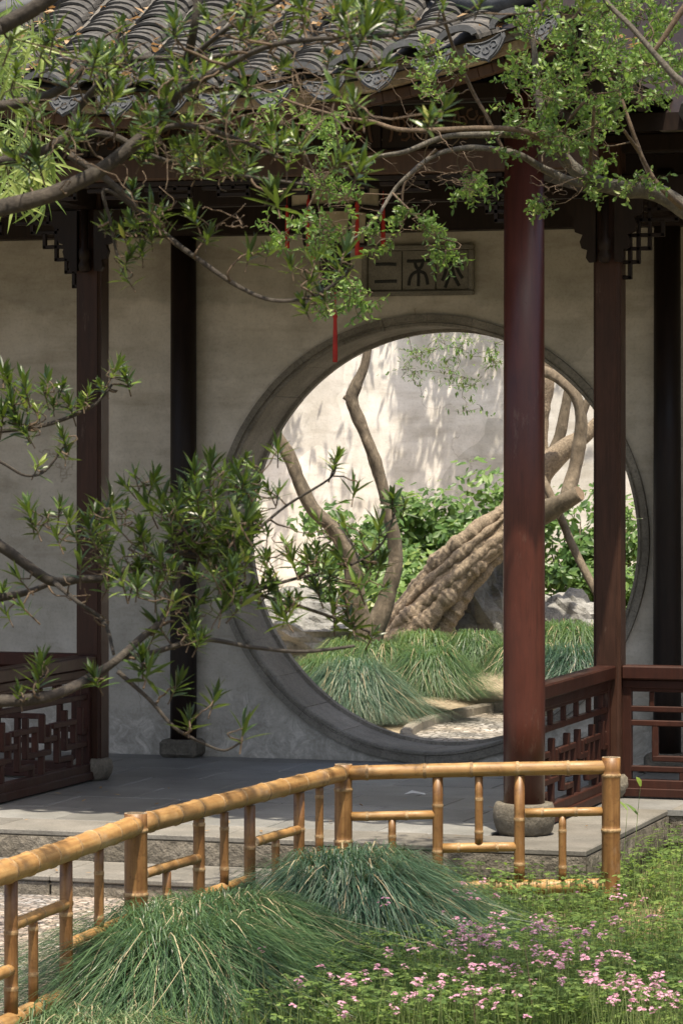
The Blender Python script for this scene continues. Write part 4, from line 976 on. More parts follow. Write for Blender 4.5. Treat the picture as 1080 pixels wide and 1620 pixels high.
utips = [(205, 405, 8.2), (195, 370, 8.2), (240, 375, 8.2), (215, 360, 8.2), (180, 365, 8.2), (225, 395, 8.2), (250, 360, 8.2), (200, 440, 8.2), (330, 372, 8.2), (305, 340, 8.2), (395, 400, 8.2), (425, 395, 8.2), (460, 420, 8.2), (490, 445, 8.2), (510, 470, 8.2), (540, 430, 8.2), (500, 410, 8.2), (545, 400, 8.2), (480, 480, 8.2), (430, 300, 8.3), (435, 310, 8.3),
         (620, 5, 7.2), (580, 15, 7.2), (640, 25, 7.2), (700, 10, 7.2), (560, 160, 6.6), (575, 185, 6.6), (700, 175, 6.4), (680, 185, 6.4), (540, 250, 7.0), (570, 265, 7.0), (545, 20, 7.2), (760, 5, 7.2), (530, 140, 7.0), (520, 90, 7.2), (450, 100, 7.4), (610, 100, 7.0), (560, 110, 7.0), (930, 0, 7.2), (860, 10, 7.2)]
uz_ = [(150, 130, 130, 100, 32, 7.5, 8.2), (320, 120, 110, 70, 15, 7.5, 8.2), (420, 25, 170, 35, 18, 7.2, 7.8), (640, 30, 120, 30, 8, 7.0, 7.4), (330, 225, 130, 45, 25, 7.8, 8.5), (80, 250, 80, 50, 6, 7.8, 8.3), (420, 240, 70, 45, 8, 7.8, 8.4), (100, 60, 80, 40, 5, 7.3, 7.9), (215, 340, 50, 45, 6, 8.0, 8.4)]
tr_u, nodes_u = podocarpus('needle-leaved tree with thick dark limbs across the upper left', -420, 7.9, upper, uz_, utips, 8, 285, [(200, 180, 190, 150, 80, 7.5, 8.3), (400, 160, 130, 120, 60, 7.4, 8.3), (300, 320, 120, 70, 26, 8.0, 8.4), (520, 40, 200, 45, 40, 7.2, 7.8)])

# unseen crown leaves, added above the frame to dapple the bed
def crown_mass(par, centers, n_leaf, size, mat='crown_leaf', name='crown', avoid=True):
    m_ = MB()
    for (c, rad) in centers:
        for i in range(n_leaf):
            v = Vector((random.gauss(0, 1), random.gauss(0, 1), random.gauss(0, .7)))*rad*.45; p = Vector(c)+v
            if avoid and not out_of_frame(p, 70): continue
            if not avoid and p.y > RWY-.05: continue
            a = Vector((U(-1, 1), U(-1, 1), U(-.6, .6))).normalized(); b = a.cross(Vector((U(-.6, .6), U(-.6, .6), 1))).normalized(); s_ = size*U(.6, 1.3)
            m_.add([p-a*s_, p+b*s_*.32, p+a*s_, p-b*s_*.32], [(0, 1, 2, 3)])
    return stuff(m_.build(name, mat, par))

# ---- box tree
def spray_mesh(seed, n=11, L=.16, leaf=.024):
    random.seed(seed); m_ = MB(); pts = [Vector((.012*math.sin(i*1.3), .01*math.cos(i), L*i/6-.02*(i/6)**2)) for i in range(7)]
    m_.tube(pts, [.0018-.0001*i for i in range(7)], 4, 1)
    for i in range(n):
        t = (i+.5)/n; p = pts[0].lerp(pts[-1], t); 
        for s_ in (-1, 1):
            a = i*1.57+(0 if s_ > 0 else PI)+U(-.3, .3); d = Vector((math.cos(a), math.sin(a), .75+U(-.2, .3))).normalized()
            leaf_strip(m_, p, d, Vector((0, 0, 1)), leaf*U(.8, 1.25), leaf*.52, .1, .25, 0, 3, [.25, .95, .9, 0])
    # side shoots
    for q in range(3):
        t = .25+.22*q; p = pts[0].lerp(pts[-1], t); a = q*2.3+U(-.4, .4); dd = Vector((math.cos(a)*.8, math.sin(a)*.8, .7)).normalized(); e = p+dd*L*.38
        m_.tube([p, e], [.0012, .0008], 4, 1)
        for k in range(4):
            for s_ in (-1, 1):
                b = k*1.57+(0 if s_ > 0 else PI); d = (Vector((math.cos(b), math.sin(b), .3))+dd*.6).normalized(); leaf_strip(m_, p.lerp(e, (k+1)/4), d, dd, leaf*U(.8, 1.2), leaf*.52, .1, .25, 0, 3, [.25, .95, .9, 0])
    return m_.mesh('leaf_spray', ['box_leaf', 'twig'])
SPR = [spray_mesh(300+i, 7+i % 3, .13+.02*(i % 3), .021) for i in range(8)]
random.seed(33)
bd = 11.2
tbp = at(1420, 1000, bd+.1); bt = thing('box_tree', 'small-leaved tree with grey lichen-spotted limb reaching in from the upper right', 'tree', (tbp.x, tbp.y, GZ-.05))
m_ = MB(); pts = [Vector((tbp.x+.08*math.sin(t*5), tbp.y+.05*math.sin(t*4), GZ-.05+3.5*t)) for t in [i/14 for i in range(15)]]
m_.tube(pts, [.10*(1-.45*i/14) for i in range(15)], 14, fn=lambda i, a, p: 1+.15*noise.noise(p*6+Vector((0, 0, a)))); m_.build('trunk', 'grey_bark', bt, True)
BL = [[(1400, 560, bd, 24), (1250, 450, bd, 20), (1150, 385, bd, 18), (1080, 328, bd, 15.5), (1035, 303, bd, 14), (990, 298, bd, 13.5), (950, 290, bd, 12), (910, 268, bd, 10.5), (885, 240, bd, 9.5), (868, 205, bd, 8.5), (855, 170, bd, 7.5), (848, 120, bd, 6), (845, 80, bd, 4.5), (835, 30, bd, 3)],
      [(905, 266, bd, 7), (870, 225, bd-.1, 6), (820, 214, bd-.2, 5.5), (760, 213, bd-.3, 5), (700, 217, bd-.3, 4.4), (640, 240, bd-.4, 4), (585, 250, bd-.4, 3), (540, 270, bd-.4, 2.2)],
      [(880, 238, bd, 5), (830, 208, bd-.3, 4.4), (760, 203, bd-.4, 4.2), (690, 206, bd-.5, 4), (630, 205, bd-.5, 3.6), (590, 193, bd-.5, 3.2), (540, 185, bd-.6, 2.8), (470, 165, bd-.7, 2.2), (410, 140, bd-.7, 1.8), (360, 128, bd-.8, 1.4)],
      [(985, 300, bd, 9), (940, 292, bd+.1, 8), (905, 287, bd+.1, 7), (860, 268, bd+.1, 6), (820, 245, bd, 5.2), (770, 235, bd, 4.6), (720, 236, bd, 4.2), (680, 250, bd, 3.6), (645, 278, bd-.1, 3.2), (620, 305, bd-.1, 2.8), (595, 345, bd-.2, 2.4), (570, 370, bd-.2, 2), (545, 385, bd-.2, 1.6)],
      [(795, 236, bd, 2.6), (770, 185, bd, 2.8), (745, 140, bd, 3), (715, 70, bd-.1, 2.8), (700, 20, bd-.2, 2.4)],
      [(1040, 304, bd, 5), (1015, 250, bd+.2, 4), (995, 195, bd+.2, 3.4), (975, 140, bd+.2, 2.8), (950, 110, bd+.2, 2.2)],
      [(1200, 190, bd-1, 8), (1120, 150, bd-1, 7), (1075, 128, bd-1, 6), (1040, 92, bd-1, 5), (1000, 45, bd-1, 4.4), (960, 5, bd-1, 4), (930, -40, bd-1, 3.4)],
      [(1120, -40, bd-1, 6), (1075, 20, bd-1, 5), (1045, 65, bd-1, 4), (1030, 85, bd-1, 3)],
      [(1080, 328, bd, 6), (1060, 312, bd-.2, 4.5), (1035, 285, bd-.2, 3.6), (1010, 240, bd-.2, 3), (985, 205, bd-.3, 2.4)],
      [(885, 240, bd, 3), (900, 190, bd-.2, 2.6), (935, 150, bd-.2, 2.2)], [(930, 290, bd, 3.4), (935, 230, bd-.2, 3), (940, 150, bd-.3, 2.4)],
      [(690, 236, bd, 3), (665, 262, bd, 2.4), (640, 290, bd, 2), (636, 320, bd, 1.6)], [(620, 305, bd-.1, 2), (650, 335, bd-.2, 1.8), (690, 372, bd-.2, 1.6), (715, 382, bd-.2, 1.2)],
      [(500, 190, bd-.6, 2.2), (480, 230, bd-.6, 1.9), (500, 290, bd-.6, 1.7), (480, 340, bd-.6, 1.5), (460, 360, bd-.6, 1.2)]]
bn = []
for L in BL: bn += limb(bt, L, 'grey_bark' if L[0][3] > 6 else 'twig', wob=.08)
tw = MB()
bz_ = [(930, 95, 150, 90, 68, bd-.5, bd+.4), (900, 185, 80, 70, 34, bd-.5, bd+.3), (1000, 60, 80, 60, 24, bd-1, bd), (690, 125, 50, 45, 11, bd-.5, bd), (1020, 130, 60, 30, 10, bd-.6, bd), (490, 375, 60, 30, 13, bd-.9, bd-.3), (630, 360, 45, 26, 10, bd-.4, bd-.1), (700, 400, 20, 20, 4, bd-.3, bd-.1), (755, 290, 30, 26, 8, bd-.2, bd+.1), (540, 460, 60, 30, 8, bd-.8, bd-.5), (960, 280, 60, 25, 7, bd-.3, bd), (850, 325, 15, 12, 3, bd-.1, bd), (520, 260, 60, 50, 12, bd-.8, bd-.3), (480, 210, 60, 40, 8, bd-.9, bd-.5), (560, 480, 20, 20, 3, bd-.6, bd-.4), (830, 230, 60, 30, 8, bd-.3, bd)]
allt = []
for (cx, cy, rx, ry, n_, d0, d1) in bz_:
    for i in range(n_):
        a = U(0, 6.28); q = math.sqrt(U(0, 1)); allt.append(at(cx+rx*q*math.cos(a), cy+ry*q*math.sin(a), U(d0, d1)))
allt.sort(key=lambda p: min((p-q[0]).length for q in bn))
for p in allt:
    x, y, d = proj(p); dr = twig_to(tw, bn, p, .0028, .02, .0014); hang = y > 250
    dd = (dr*.8+Vector((U(-.5, .5), U(-.5, .5), -.25 if hang else .45))).normalized()
    link('leaf_spray', random.choice(SPR), bt, dir_matrix(p-dd*.05, dd, U(.75, 1.15)))
# bare twigs
for (cx, cy, n_, sp) in ((705, 270, 46, 70), (480, 150, 46, 90), (660, 200, 10, 60), (880, 290, 22, 40), (640, 110, 22, 60), (430, 130, 26, 60), (560, 330, 16, 50)):
    for i in range(n_):
        p = at(random.gauss(cx, sp*.6), random.gauss(cy, sp*.35), bd+U(-.6, .1)); twig_to(tw, bn, p, .0018, .02, .0009)
stuff(tw.build('twigs', 'twig', bt, True))

# ---- bamboo at the far left
def bspray(seed):
    random.seed(seed); m_ = MB()
    for i in range(7):
        a = U(-.9, .9); d = Vector((math.sin(a), U(-.4, .4), -math.cos(a)*U(.2, 1)+.15)).normalized(); leaf_strip(m_, Vector((U(-.01, .01), 0, -.012*i)), d, Vector((0, -1, .4)), U(.10, .16), U(.011, .016), U(.1, .35), .15, 0, 3, [.3, 1, .7, 0])
    m_.tube([(0, 0, .08), (0, 0, -.08)], .0015, 4, 1)
    return m_.mesh('leaf_spray', ['bamboo_leaf', 'stem'])
BS = [bspray(400+i) for i in range(6)]; random.seed(44)
bb = at(-60, 1000, 12.5); bam = thing('bamboo_plant', 'pale green leafy bamboo at the top left before the roof tiles', 'bamboo', (bb.x, bb.y, GZ))
bn2 = []
for k in range(4):
    x0 = bb.x+U(-.15, .1); y0 = bb.y+U(-.2, .2); m_ = MB(); pts = [Vector((x0+.05*math.sin(t*3)+.10*t*t, y0, GZ-.05+4.6*t)) for t in [i/16 for i in range(17)]]; m_.tube(pts, [.012*(1-.6*i/16) for i in range(17)], 8); m_.build('culm', 'stem', bam, True); bn2 += [(p, .006) for p in pts[9:]]
tw = MB()
for (cx, cy, rx, ry, n_) in ((20, 180, 50, 110, 30), (40, 60, 60, 40, 10), (60, 250, 30, 50, 6)):
    for i in range(n_):
        p = at(random.gauss(cx, rx*.5), random.gauss(cy, ry*.5), 12.5+U(-.5, .4)); twig_to(tw, bn2, p, .002, -.05, .001); link('leaf_spray', random.choice(BS), bam, Matrix.Translation(p) @ Matrix.Rotation(U(-.8, 1.2)+YAW, 4, 'Z') @ Matrix.Rotation(U(-.3, .3), 4, 'X'))
stuff(tw.build('twigs', 'stem', bam, True))

# ---- sedge clumps in front of the fence
def fl(px, py, z=GZ): p = onZ(px, py, z); return (p.x, p.y, 0)
def mound(label, roots, n_blades, H, reach, bias, mat, width, group, gz, rr=.08, seg=7, dead=.05):
    """rounded tussock: blades rise from a tight crown, arch over and hang to the ground"""
    c0 = Vector(roots[0]); root = thing('sedge_clump', label, 'grass', (c0.x, c0.y, gz), group); m_ = MB(); ds = MB(); bias = Vector(bias)
    for i in range(n_blades):
        c = Vector(random.choice(roots)); a = U(0, 6.28); r0 = rr*math.sqrt(U(0, 1)); b = Vector((c.x+math.cos(a)*r0, c.y+math.sin(a)*r0, gz-.01))
        dr = (Vector((math.cos(a), math.sin(a), 0))*U(.5, 1.2)+Vector((U(-.5, .5), U(-.5, .5), 0))+bias*U(.3, 1.3)); dr.z = 0; dr.normalize()
        R = reach*(U(.12, 1)**.6)*U(.7, 1.25); h = H*U(.55, 1.1)*math.sqrt(max(.15, 1-.55*(R/reach/1.1)**2)); endz = U(-.05, .4)*h
        side = dr.cross(UP).normalized(); W = width*U(.6, 1.25); kink = random.gauss(0, .24); pk = U(.32, .5); broken = random.random() < .06; o_ = ds if random.random() < dead else m_; o = len(o_.v); tw_ = U(-.7, .7)
        for k in range(seg+1):
            t = k/seg
            z = h*math.sin(PI/2*min(1, t/pk)) if t < pk else h*(1-((t-pk)/(1-pk))**1.7)+endz*0
            if broken and t > .6: z -= h*.35*(t-.6)/.4
            x = R*(t**1.25)
            p = b+dr*x+side*(kink*x*t*2)+UP*max(.006, z)
            wv = W*.5*(1-t**2.4)+.00025; sd = (side*math.cos(tw_*t)+UP*math.sin(tw_*t)*.6)
            o_.v += [tuple(p-sd*wv), tuple(p+sd*wv)]
        for k in range(seg): q = o+2*k; o_.f.append((q, q+1, q+3, q+2)); o_.m.append(0)
    stuff(m_.build('blades', mat, root, True))
    if ds.v: stuff(ds.build('dead_blades', 'straw', root, True))
    return root
FG = 'sedge clumps along the bamboo fence'; tw_b = (RT*.9-FW*.55)
mound('large grass mound coloured sunlit silvery green beside the left bamboo post', [fl(250, 1568), fl(300, 1560), fl(350, 1552), fl(375, 1548), fl(320, 1590), fl(260, 1600)], 11500, .34, .82, tw_b*.6, 'sedge_lit', .0038, FG, GZ, .085, 10)
mound('big grass mound coloured shaded blue-green below the middle bamboo post', [fl(545, 1495), fl(580, 1490), fl(520, 1503), fl(560, 1512)], 10500, .40, .74, tw_b*.75, 'sedge', .0038, FG, GZ, .10, 10)
mound('small thin grass tuft by the bottom rail of the fence', [fl(690, 1478), fl(665, 1480)], 320, .17, .42, RT*.9-FW*.3, 'sedge', .0042, FG, GZ, .05)
mound('low pale grass tuft at the bottom left corner', [fl(80, 1640), fl(150, 1650), fl(210, 1650)], 700, .13, .36, RT*.9-FW*.2, 'sedge_lit', .0042, FG, GZ, .09)
mound('narrow green grass tuft between the two large mounds', [fl(450, 1525)], 1100, .26, .55, tw_b*.9, 'sedge_lit', .0044, FG, GZ, .07)

# ---- clover ground cover and pink flowers
def in_bed(p):
    x, y = p.x, p.y
    if y > -2.08 or y < -8: return False
    if x < PX+.03 and y > -3.83: return False
    fx_ = .66 if y < -6.15 else .62+(y+6.15)*.065
    if y > -4.15 and x < PX: return y < -3.85 and x > .8
    return x > fx_
def clover_mesh(m_, p, s, h):
    tilt = Vector((U(-.25, .25), U(-.25, .25), 1)).normalized(); top = p+Vector((U(-.02, .02), U(-.02, .02), h)); u = tilt.orthogonal().normalized(); v = tilt.cross(u); a0 = U(0, 6.28)
    for k in range(3):
        a = a0+k*2.094; d = u*math.cos(a)+v*math.sin(a); e = tilt.cross(d)
        m_.add([top, top+d*s*.55-e*s*.45-tilt*s*.08, top+d*s-e*s*.28-tilt*s*.2, top+d*s*.86-tilt*s*.1, top+d*s+e*s*.28-tilt*s*.2, top+d*s*.55+e*s*.45-tilt*s*.08], [(0, 1, 2, 3), (0, 3, 4, 5)])
    m_.add([p+Vector((-.0012, 0, 0)), p+Vector((.0012, 0, 0)), top+Vector((.0008, 0, 0)), top-Vector((.0008, 0, 0))], [(0, 1, 2, 3)], 1)
gc = MB(); random.seed(55); c_ = 0
def density(px, py):
    v = noise.noise(Vector((px/130, py/70, 2)))
    bare = math.exp(-(((px-1020)/70)**2+((py-1470)/35)**2))*.9
    return .70+.7*v-bare
while c_ < 11500:
    px, py = U(380, 1110), U(1330, 1660); p = onZ(px, py, GZ)
    if not in_bed(p) or random.random() > density(px, py): continue
    z = bed_z(p.x, p.y); clover_mesh(gc, Vector((p.x, p.y, z)), U(.011, .030), U(.015, .07) if random.random() < .45 else U(.07, .19)); c_ += 1
stuff(tag(gc.build('clover', ['clover', 'stem']), 'low green clover leaves covering the flower bed', 'ground cover'))
gg = MB()
for i in range(2600):
    px, py = U(250, 1110), U(1340, 1660); p = onZ(px, py, GZ)
    if not in_bed(p): continue
    z = bed_z(p.x, p.y); b = Vector((p.x, p.y, z)); d = Vector((U(-.6, .6), U(-.6, .6), 1)).normalized(); h = U(.06, .20); s_ = d.orthogonal().normalized()*U(.0012, .003); e = b+d*h; m1 = b+d*h*.5+Vector((U(-.01, .01), U(-.01, .01), 0))
    gg.add([b-s_, b+s_, m1+s_*.8, m1-s_*.8, e+Vector((U(-.03, .03), U(-.03, .03), -.01))], [(0, 1, 2, 3), (3, 2, 4)])
stuff(tag(gg.build('grass', 'clover'), 'thin grass blades mixed through the flower bed', 'grass'))
lf = MB()
for i in range(500):
    px, py = random.gauss(1010, 60), random.gauss(1470, 45); p = onZ(px, py, GZ)
    if not in_bed(p): continue
    b = Vector((p.x, p.y, bed_z(p.x, p.y)+U(.005, .03))); a = Vector((U(-1, 1), U(-1, 1), U(-.4, .4))).normalized(); c2 = a.cross(Vector((U(-.4, .4), U(-.4, .4), 1))).normalized(); s_ = U(.012, .03)
    lf.add([b-a*s_, b+c2*s_*.4, b+a*s_, b-c2*s_*.4], [(0, 1, 2, 3)])
stuff(tag(lf.build('fallen_leaves', 'dry_leaf'), 'dry fallen leaves on bare soil beside the platform', 'leaf litter'))
def flower_meshes(seed):
    random.seed(seed); m_ = MB(); nf = random.randint(5, 9)
    for k in range(nf):
        a = U(0, 6.28); r = U(.003, .018); c = Vector((math.cos(a)*r, math.sin(a)*r, U(-.010, .012))); tl = (Vector((c.x*25, c.y*25, 1))+Vector((U(-.4, .4), U(-.4, .4), 0))).normalized(); u = tl.orthogonal().normalized(); v = tl.cross(u); s = U(.0048, .0072)
        for q in range(5):
            b = q*1.2566; d = u*math.cos(b)+v*math.sin(b); e = tl.cross(d); m_.add([c, c+d*s*.7-e*s*.42+tl*s*.5, c+d*s*1.15+tl*s*.45, c+d*s*.7+e*s*.42+tl*s*.5], [(0, 1, 2, 3)])
    bl = m_.mesh('bloom', 'petal')
    m2 = MB(); m2.tube([(.016, 0, -.26), (.007, .003, -.11), (0, 0, -.004)], .0011, 4)
    for k in range(4): a = k*1.6; m2.tube([(0, 0, -.012), (math.cos(a)*.012, math.sin(a)*.012, 0)], .0007, 3)
    return bl, m2.mesh('stem', 'stem')
FM = [flower_meshes(500+i) for i in range(8)]; random.seed(66)
fz = [(870, 1500, 110, 30, 28), (760, 1445, 90, 22, 24), (800, 1485, 110, 34, 34), (720, 1530, 90, 30, 26), (620, 1565, 90, 30, 24), (900, 1540, 110, 30, 30), (1000, 1500, 90, 35, 26), (1040, 1570, 50, 30, 22), (1000, 1560, 90, 40, 26), (680, 1600, 140, 25, 26), (820, 1605, 130, 20, 26), (860, 1465, 50, 18, 14)]
spots = [(645, 1497), (655, 1505), (712, 1425), (745, 1412), (755, 1425), (668, 1438), (720, 1412), (710, 1478), (912, 1415), (974, 1405), (975, 1418), (866, 1448), (48, 1565), (60, 1600), (95, 1602), (262, 1602), (413, 1504), (475, 1550), (555, 1552), (525, 1545), (520, 1600), (545, 1605), (475, 1560), (598, 1532), (510, 1534), (466, 1603), (505, 1640), (540, 1590), (640, 1530), (600, 1570), (580, 1600), (560, 1620)]
for (cx, cy, rx, ry, n_) in fz:
    left = n_
    while left > 0:
        m0 = random.randint(1, 5); ax_, ay_ = cx+rx*random.gauss(0, .65), cy+ry*random.gauss(0, .8)
        for i in range(min(m0, left)): spots.append((ax_+random.gauss(0, 20), ay_+random.gauss(0, 9)))
        left -= m0
for (px, py) in spots[:296]:
    h = U(.15, .29); p = onZ(px, py, GZ+h)
    if not in_bed(p): continue
    if px > 1100 or py > 1640: continue
    bl, stm = random.choice(FM); fr = bpy.data.objects.new('pink_flower', None); COL.objects.link(fr); base = Vector((p.x, p.y, GZ)); fr.location = base
    tag(fr, 'small pink clustered flower standing in the clover bed', 'flower', 'pink flowers in the clover bed')
    Mx = Matrix.Translation(p) @ Matrix.Rotation(U(0, 6.28), 4, 'Z') @ Matrix.Rotation(U(-.25, .25), 4, 'X') @ Matrix.Scale(U(.75, 1.25), 4)
    link('bloom', bl, fr, Mx); link('stem', stm, fr, Mx)

# ---- taller weeds
def weed(label, px, py, h, leaves, lean=(0, 0), dark=False, leafL=.05, gz=GZ, W=.016):
    b = onZ(px, py, gz); b = Vector((b.x, b.y, gz)); r = thing('weed', label, 'plant', b); m_ = MB()
    pts = [b+Vector((lean[0]*t*t, lean[1]*t*t, h*t)) for t in [i/8 for i in range(9)]]; m_.tube(pts, [.0028-.0018*i/8 for i in range(9)], 6); m_.build('stem', 'twig' if dark else 'stem', r, True)
    for i in range(leaves):
        t = (.4+.6*(i+1)/leaves); p = pts[min(8, int(t*8))]; a = i*2.4; m2 = MB(); leaf_strip(m2, p, Vector((math.cos(a), math.sin(a), .8)), UP, leafL*U(.7, 1.2), W, .3, .2, 0, 3, [.4, 1, .7, 0]); m2.build('leaf', 'clover', r)
weed('tall thin dark bare stem in the middle of the flower bed', 842, 1640, .34, 1, (-.035, 0), True, .03)
weed('tall thin dark stem leaning left, nearest the front of the bed', 752, 1660, .31, 1, (-.03, 0), True, .03)
weed('upright grass weed with pointed leaf beside the last bamboo post', 1002, 1425, .52, 3, (.03, 0), False, .13, GZ, .022)
weed('upright weed with one broad pointed leaf at the platform corner', 985, 1420, .40, 2, (.02, 0), False, .12, GZ, .02)
weed('young shoot with pointed leaves behind the bottom bamboo rail', 800, 1440, .20, 3, (0, 0), False, .06)
weed('slender bright shoot in front of the bottom bamboo rail', 818, 1455, .12, 2, (0, 0), False, .09)
for i, (px, py, lab) in enumerate([(490, 1585, 'leafy upright weed with pale leaves at the foot of the grass'), (530, 1570, 'pale leafy weed with bright top leaves below the dark grass'), (560, 1560, 'short leafy weed at the edge of the pink flowers'), (1050, 1400, 'broad-leaved weed at the foot of the platform by the frame edge'), (1030, 1415, 'low leafy weed below the platform side'), (1000, 1395, 'small leafy weed against the platform corner stone')]):
    weed(lab, px, py+20, U(.16, .22), 9, (U(-.02, .02), U(-.02, .02)), False, .055, GZ, .018)

# ================================================================== GARDEN BEHIND THE GATE
# leaning gnarled tree
gb = at(655, 1010, 24.0); gt = thing('gnarled_tree', 'old leaning tree with thick knotted trunk behind the moon gate', 'tree', (gb.x, gb.y, bed2_z(gb.x, gb.y)))
P = smooth_path([(605, 1075, 24.0, 58), (655, 1000, 24.0, 48), (700, 935, 24.0, 43), (745, 880, 24.0, 38), (795, 832, 24.0, 34), (840, 795, 24.0, 30)], 30)
AX = [at(a, b, d) for a, b, d, r in P]; AR = [r*d/FPX for a, b, d, r in P]; m_ = MB()
m_.tube(AX, [r*.80 for r in AR], 40, fn=lambda i, a, p: 1+.12*noise.noise(p*5)+.06*noise.noise(p*14))
tdir = (AX[-1]-AX[0]).normalized(); tu = tdir.cross(UP).normalized(); tv = tdir.cross(tu)
for c in range(15):   # intertwined cords of swollen bark
    a0 = 2*PI*c/15+U(-.2, .2); twist = U(.3, 1.3); sd = c*7.3; pts = []; rad = []; e0 = int(U(0, 6)); e1 = len(AX)-int(U(0, 26))
    for k in range(e0, e1):
        q = (AX[k]-AX[0]).length; a = a0+twist*q+.35*noise.noise(Vector((q*1.6, sd, 0))); rr = AR[k]*(.80+.10*noise.noise(Vector((q*2.5, sd, 4))))
        pts.append(AX[k]+tu*(math.cos(a)*rr)+tv*(math.sin(a)*rr)); t = (k-e0)/(e1-e0)
        lump = noise.noise(Vector((q*6.0, sd, 9)))+.45*noise.noise(Vector((q*13, sd, 2)))
        rad.append(AR[k]*(.20+.10*((c*37) % 10)/10)*(1+.5*max(-.5, lump))*min(1, (1-t)*6+.15))
    m_.tube(pts, rad, 14, fn=lambda i, a, p: 1+.16*noise.noise(p*11)+.22*noise.noise(p*27)+.16*noise.noise(p*60))
m_.build('trunk', 'old_bark', gt, True)
def rlimb(par, pts, mat, name='limb', n=14, cut=False, wob=.1):
    P = smooth_path([(a, b, d, r*(.8 if name == 'stem' else 1)) for a, b, d, r in pts], 7); m_ = MB(); sd = U(0, 50)
    m_.tube([at(a, b, d) for a, b, d, r in P], [r*d/FPX for a, b, d, r in P], n, fn=lambda i, a, p: 1+wob*1.6*noise.noise(p*5+Vector((sd, a, 0)))+wob*.6*math.sin(a*3+sd+i*.1)+wob*.7*noise.noise(p*16)+wob*1.4*max(0, noise.noise(p*3.1+Vector((sd, 0, 0)))), capmi=1)
    return m_.build(name, [mat, 'cut_wood'], par, True)
rlimb(gt, [(820, 815, 23.9, 24), (850, 812, 23.8, 20), (880, 800, 23.7, 16), (917, 780, 23.6, 12)], 'smooth_bark')
rlimb(gt, [(800, 840, 24.1, 28), (830, 780, 24.1, 24), (860, 738, 24.1, 19), (890, 712, 24.1, 15), (920, 692, 24.1, 13), (960, 655, 24.1, 12), (1000, 600, 24.1, 12), (1030, 520, 24.1, 10), (1050, 400, 24.1, 8)], 'old_bark')
rlimb(gt, [(895, 790, 23.7, 12), (908, 745, 23.8, 11.5), (916, 700, 23.8, 10.5), (918, 660, 23.8, 9.5), (908, 625, 23.8, 9), (880, 598, 23.8, 8.5), (850, 585, 23.8, 9), (810, 575, 23.9, 8)], 'smooth_bark')
rlimb(gt, [(918, 660, 23.8, 7), (930, 630, 23.8, 5), (945, 590, 23.8, 4)], 'smooth_bark')
rlimb(gt, [(865, 735, 24.3, 10), (885, 690, 24.3, 9), (893, 650, 24.3, 8), (900, 610, 24.3, 7), (915, 520, 24.3, 6)], 'smooth_bark')
rlimb(gt, [(830, 780, 24.4, 26), (845, 730, 24.4, 24), (852, 690, 24.4, 14), (854, 640, 24.4, 17), (858, 590, 24.4, 19), (855, 520, 24.4, 18), (850, 400, 24.4, 16)], 'old_bark', wob=.2)
def pole_w(a, b, r, mat, label, name, cat):
    m_ = MB(); q = [Vector(a).lerp(Vector(b), i/8)+Vector((.01*math.sin(i), 0, 0)) for i in range(9)]; m_.tube(q, r, 10); o = m_.build(name, mat, None, True); return tag(o, label, cat)
pole_w(at(850, 745, 24.0), at(960, 975, 23.6), .030, 'smooth_bark', 'slanting brown wooden pole propping up the leaning tree', 'prop_pole', 'pole')
# slim two-stemmed tree
sb = at(590, 1005, 23.0); stree = thing('slim_tree', 'slim two-stemmed tree with smooth bark behind the moon gate', 'tree', (sb.x, sb.y, bed2_z(sb.x, sb.y)))
rlimb(stree, [(575, 1050, 23, 22), (598, 985, 23, 19), (622, 910, 23, 15), (625, 868, 23, 14.5), (612, 800, 23, 12), (596, 740, 23, 11), (576, 685, 23, 11), (556, 637, 23, 12.5), (563, 610, 23, 11), (578, 572, 23, 8.5), (581, 520, 23, 8), (560, 420, 23, 8), (570, 300, 23, 6)], 'stem_bark', 'stem', 20, wob=.13)
rlimb(stree, [(560, 635, 23, 6), (550, 632, 23, 4), (543, 628, 23, 3)], 'smooth_bark', 'stub', 8)
rlimb(stree, [(590, 1050, 23.3, 22), (568, 960, 23.3, 18), (555, 890, 23.3, 17), (530, 840, 23.3, 15), (495, 805, 23.3, 14), (474, 765, 23.3, 13), (458, 725, 23.3, 13), (435, 690, 23.3, 13), (395, 640, 23.3, 12), (340, 560, 23.3, 10)], 'stem_bark', 'stem', 20, wob=.13)
# rocks
def rock(label, c, size, seed, mat='rock'):
    m_ = MB(); nu, nv = 30, 18; c = Vector(c)
    for j in range(nv+1):
        ph = PI*j/nv
        for i in range(nu):
            a = 2*PI*i/nu; d = Vector((math.sin(ph)*math.cos(a), math.sin(ph)*math.sin(a), math.cos(ph)))
            vv = noise.voronoi(d*1.9+Vector((seed, 0, 0)))[0]; k = .80+.22*(vv[1]-vv[0])+.24*noise.noise(d*2.2+Vector((seed, 3, 1)))+.09*noise.noise(d*6+Vector((seed, 3, 1)))
            m_.v.append(tuple(c+Vector((d.x*size[0], d.y*size[1], d.z*size[2]))*k))
    for j in range(nv):
        for i in range(nu): m_.f.append((j*nu+i, (j+1)*nu+i, (j+1)*nu+(i+1) % nu, j*nu+(i+1) % nu)); m_.m.append(0)
    return tag(m_.build('garden_rock', mat), label, 'rock', 'rocks in the garden behind the gate')
rock('upright grey weathered rock leaning against the gnarled trunk', at(775, 985, 24.4), (.38, .36, .66), 3)
rock('broad pale rock behind grass to the right of the red column', at(895, 985, 24.6), (.36, .3, .27), 9)
rock('low pale rock among leaves at the left edge of the gate opening', at(505, 1005, 23.9), (.45, .3, .27), 14)
rock('small shaded rock near the left edge of the gate opening', at(450, 985, 24.6), (.35, .3, .3), 21)
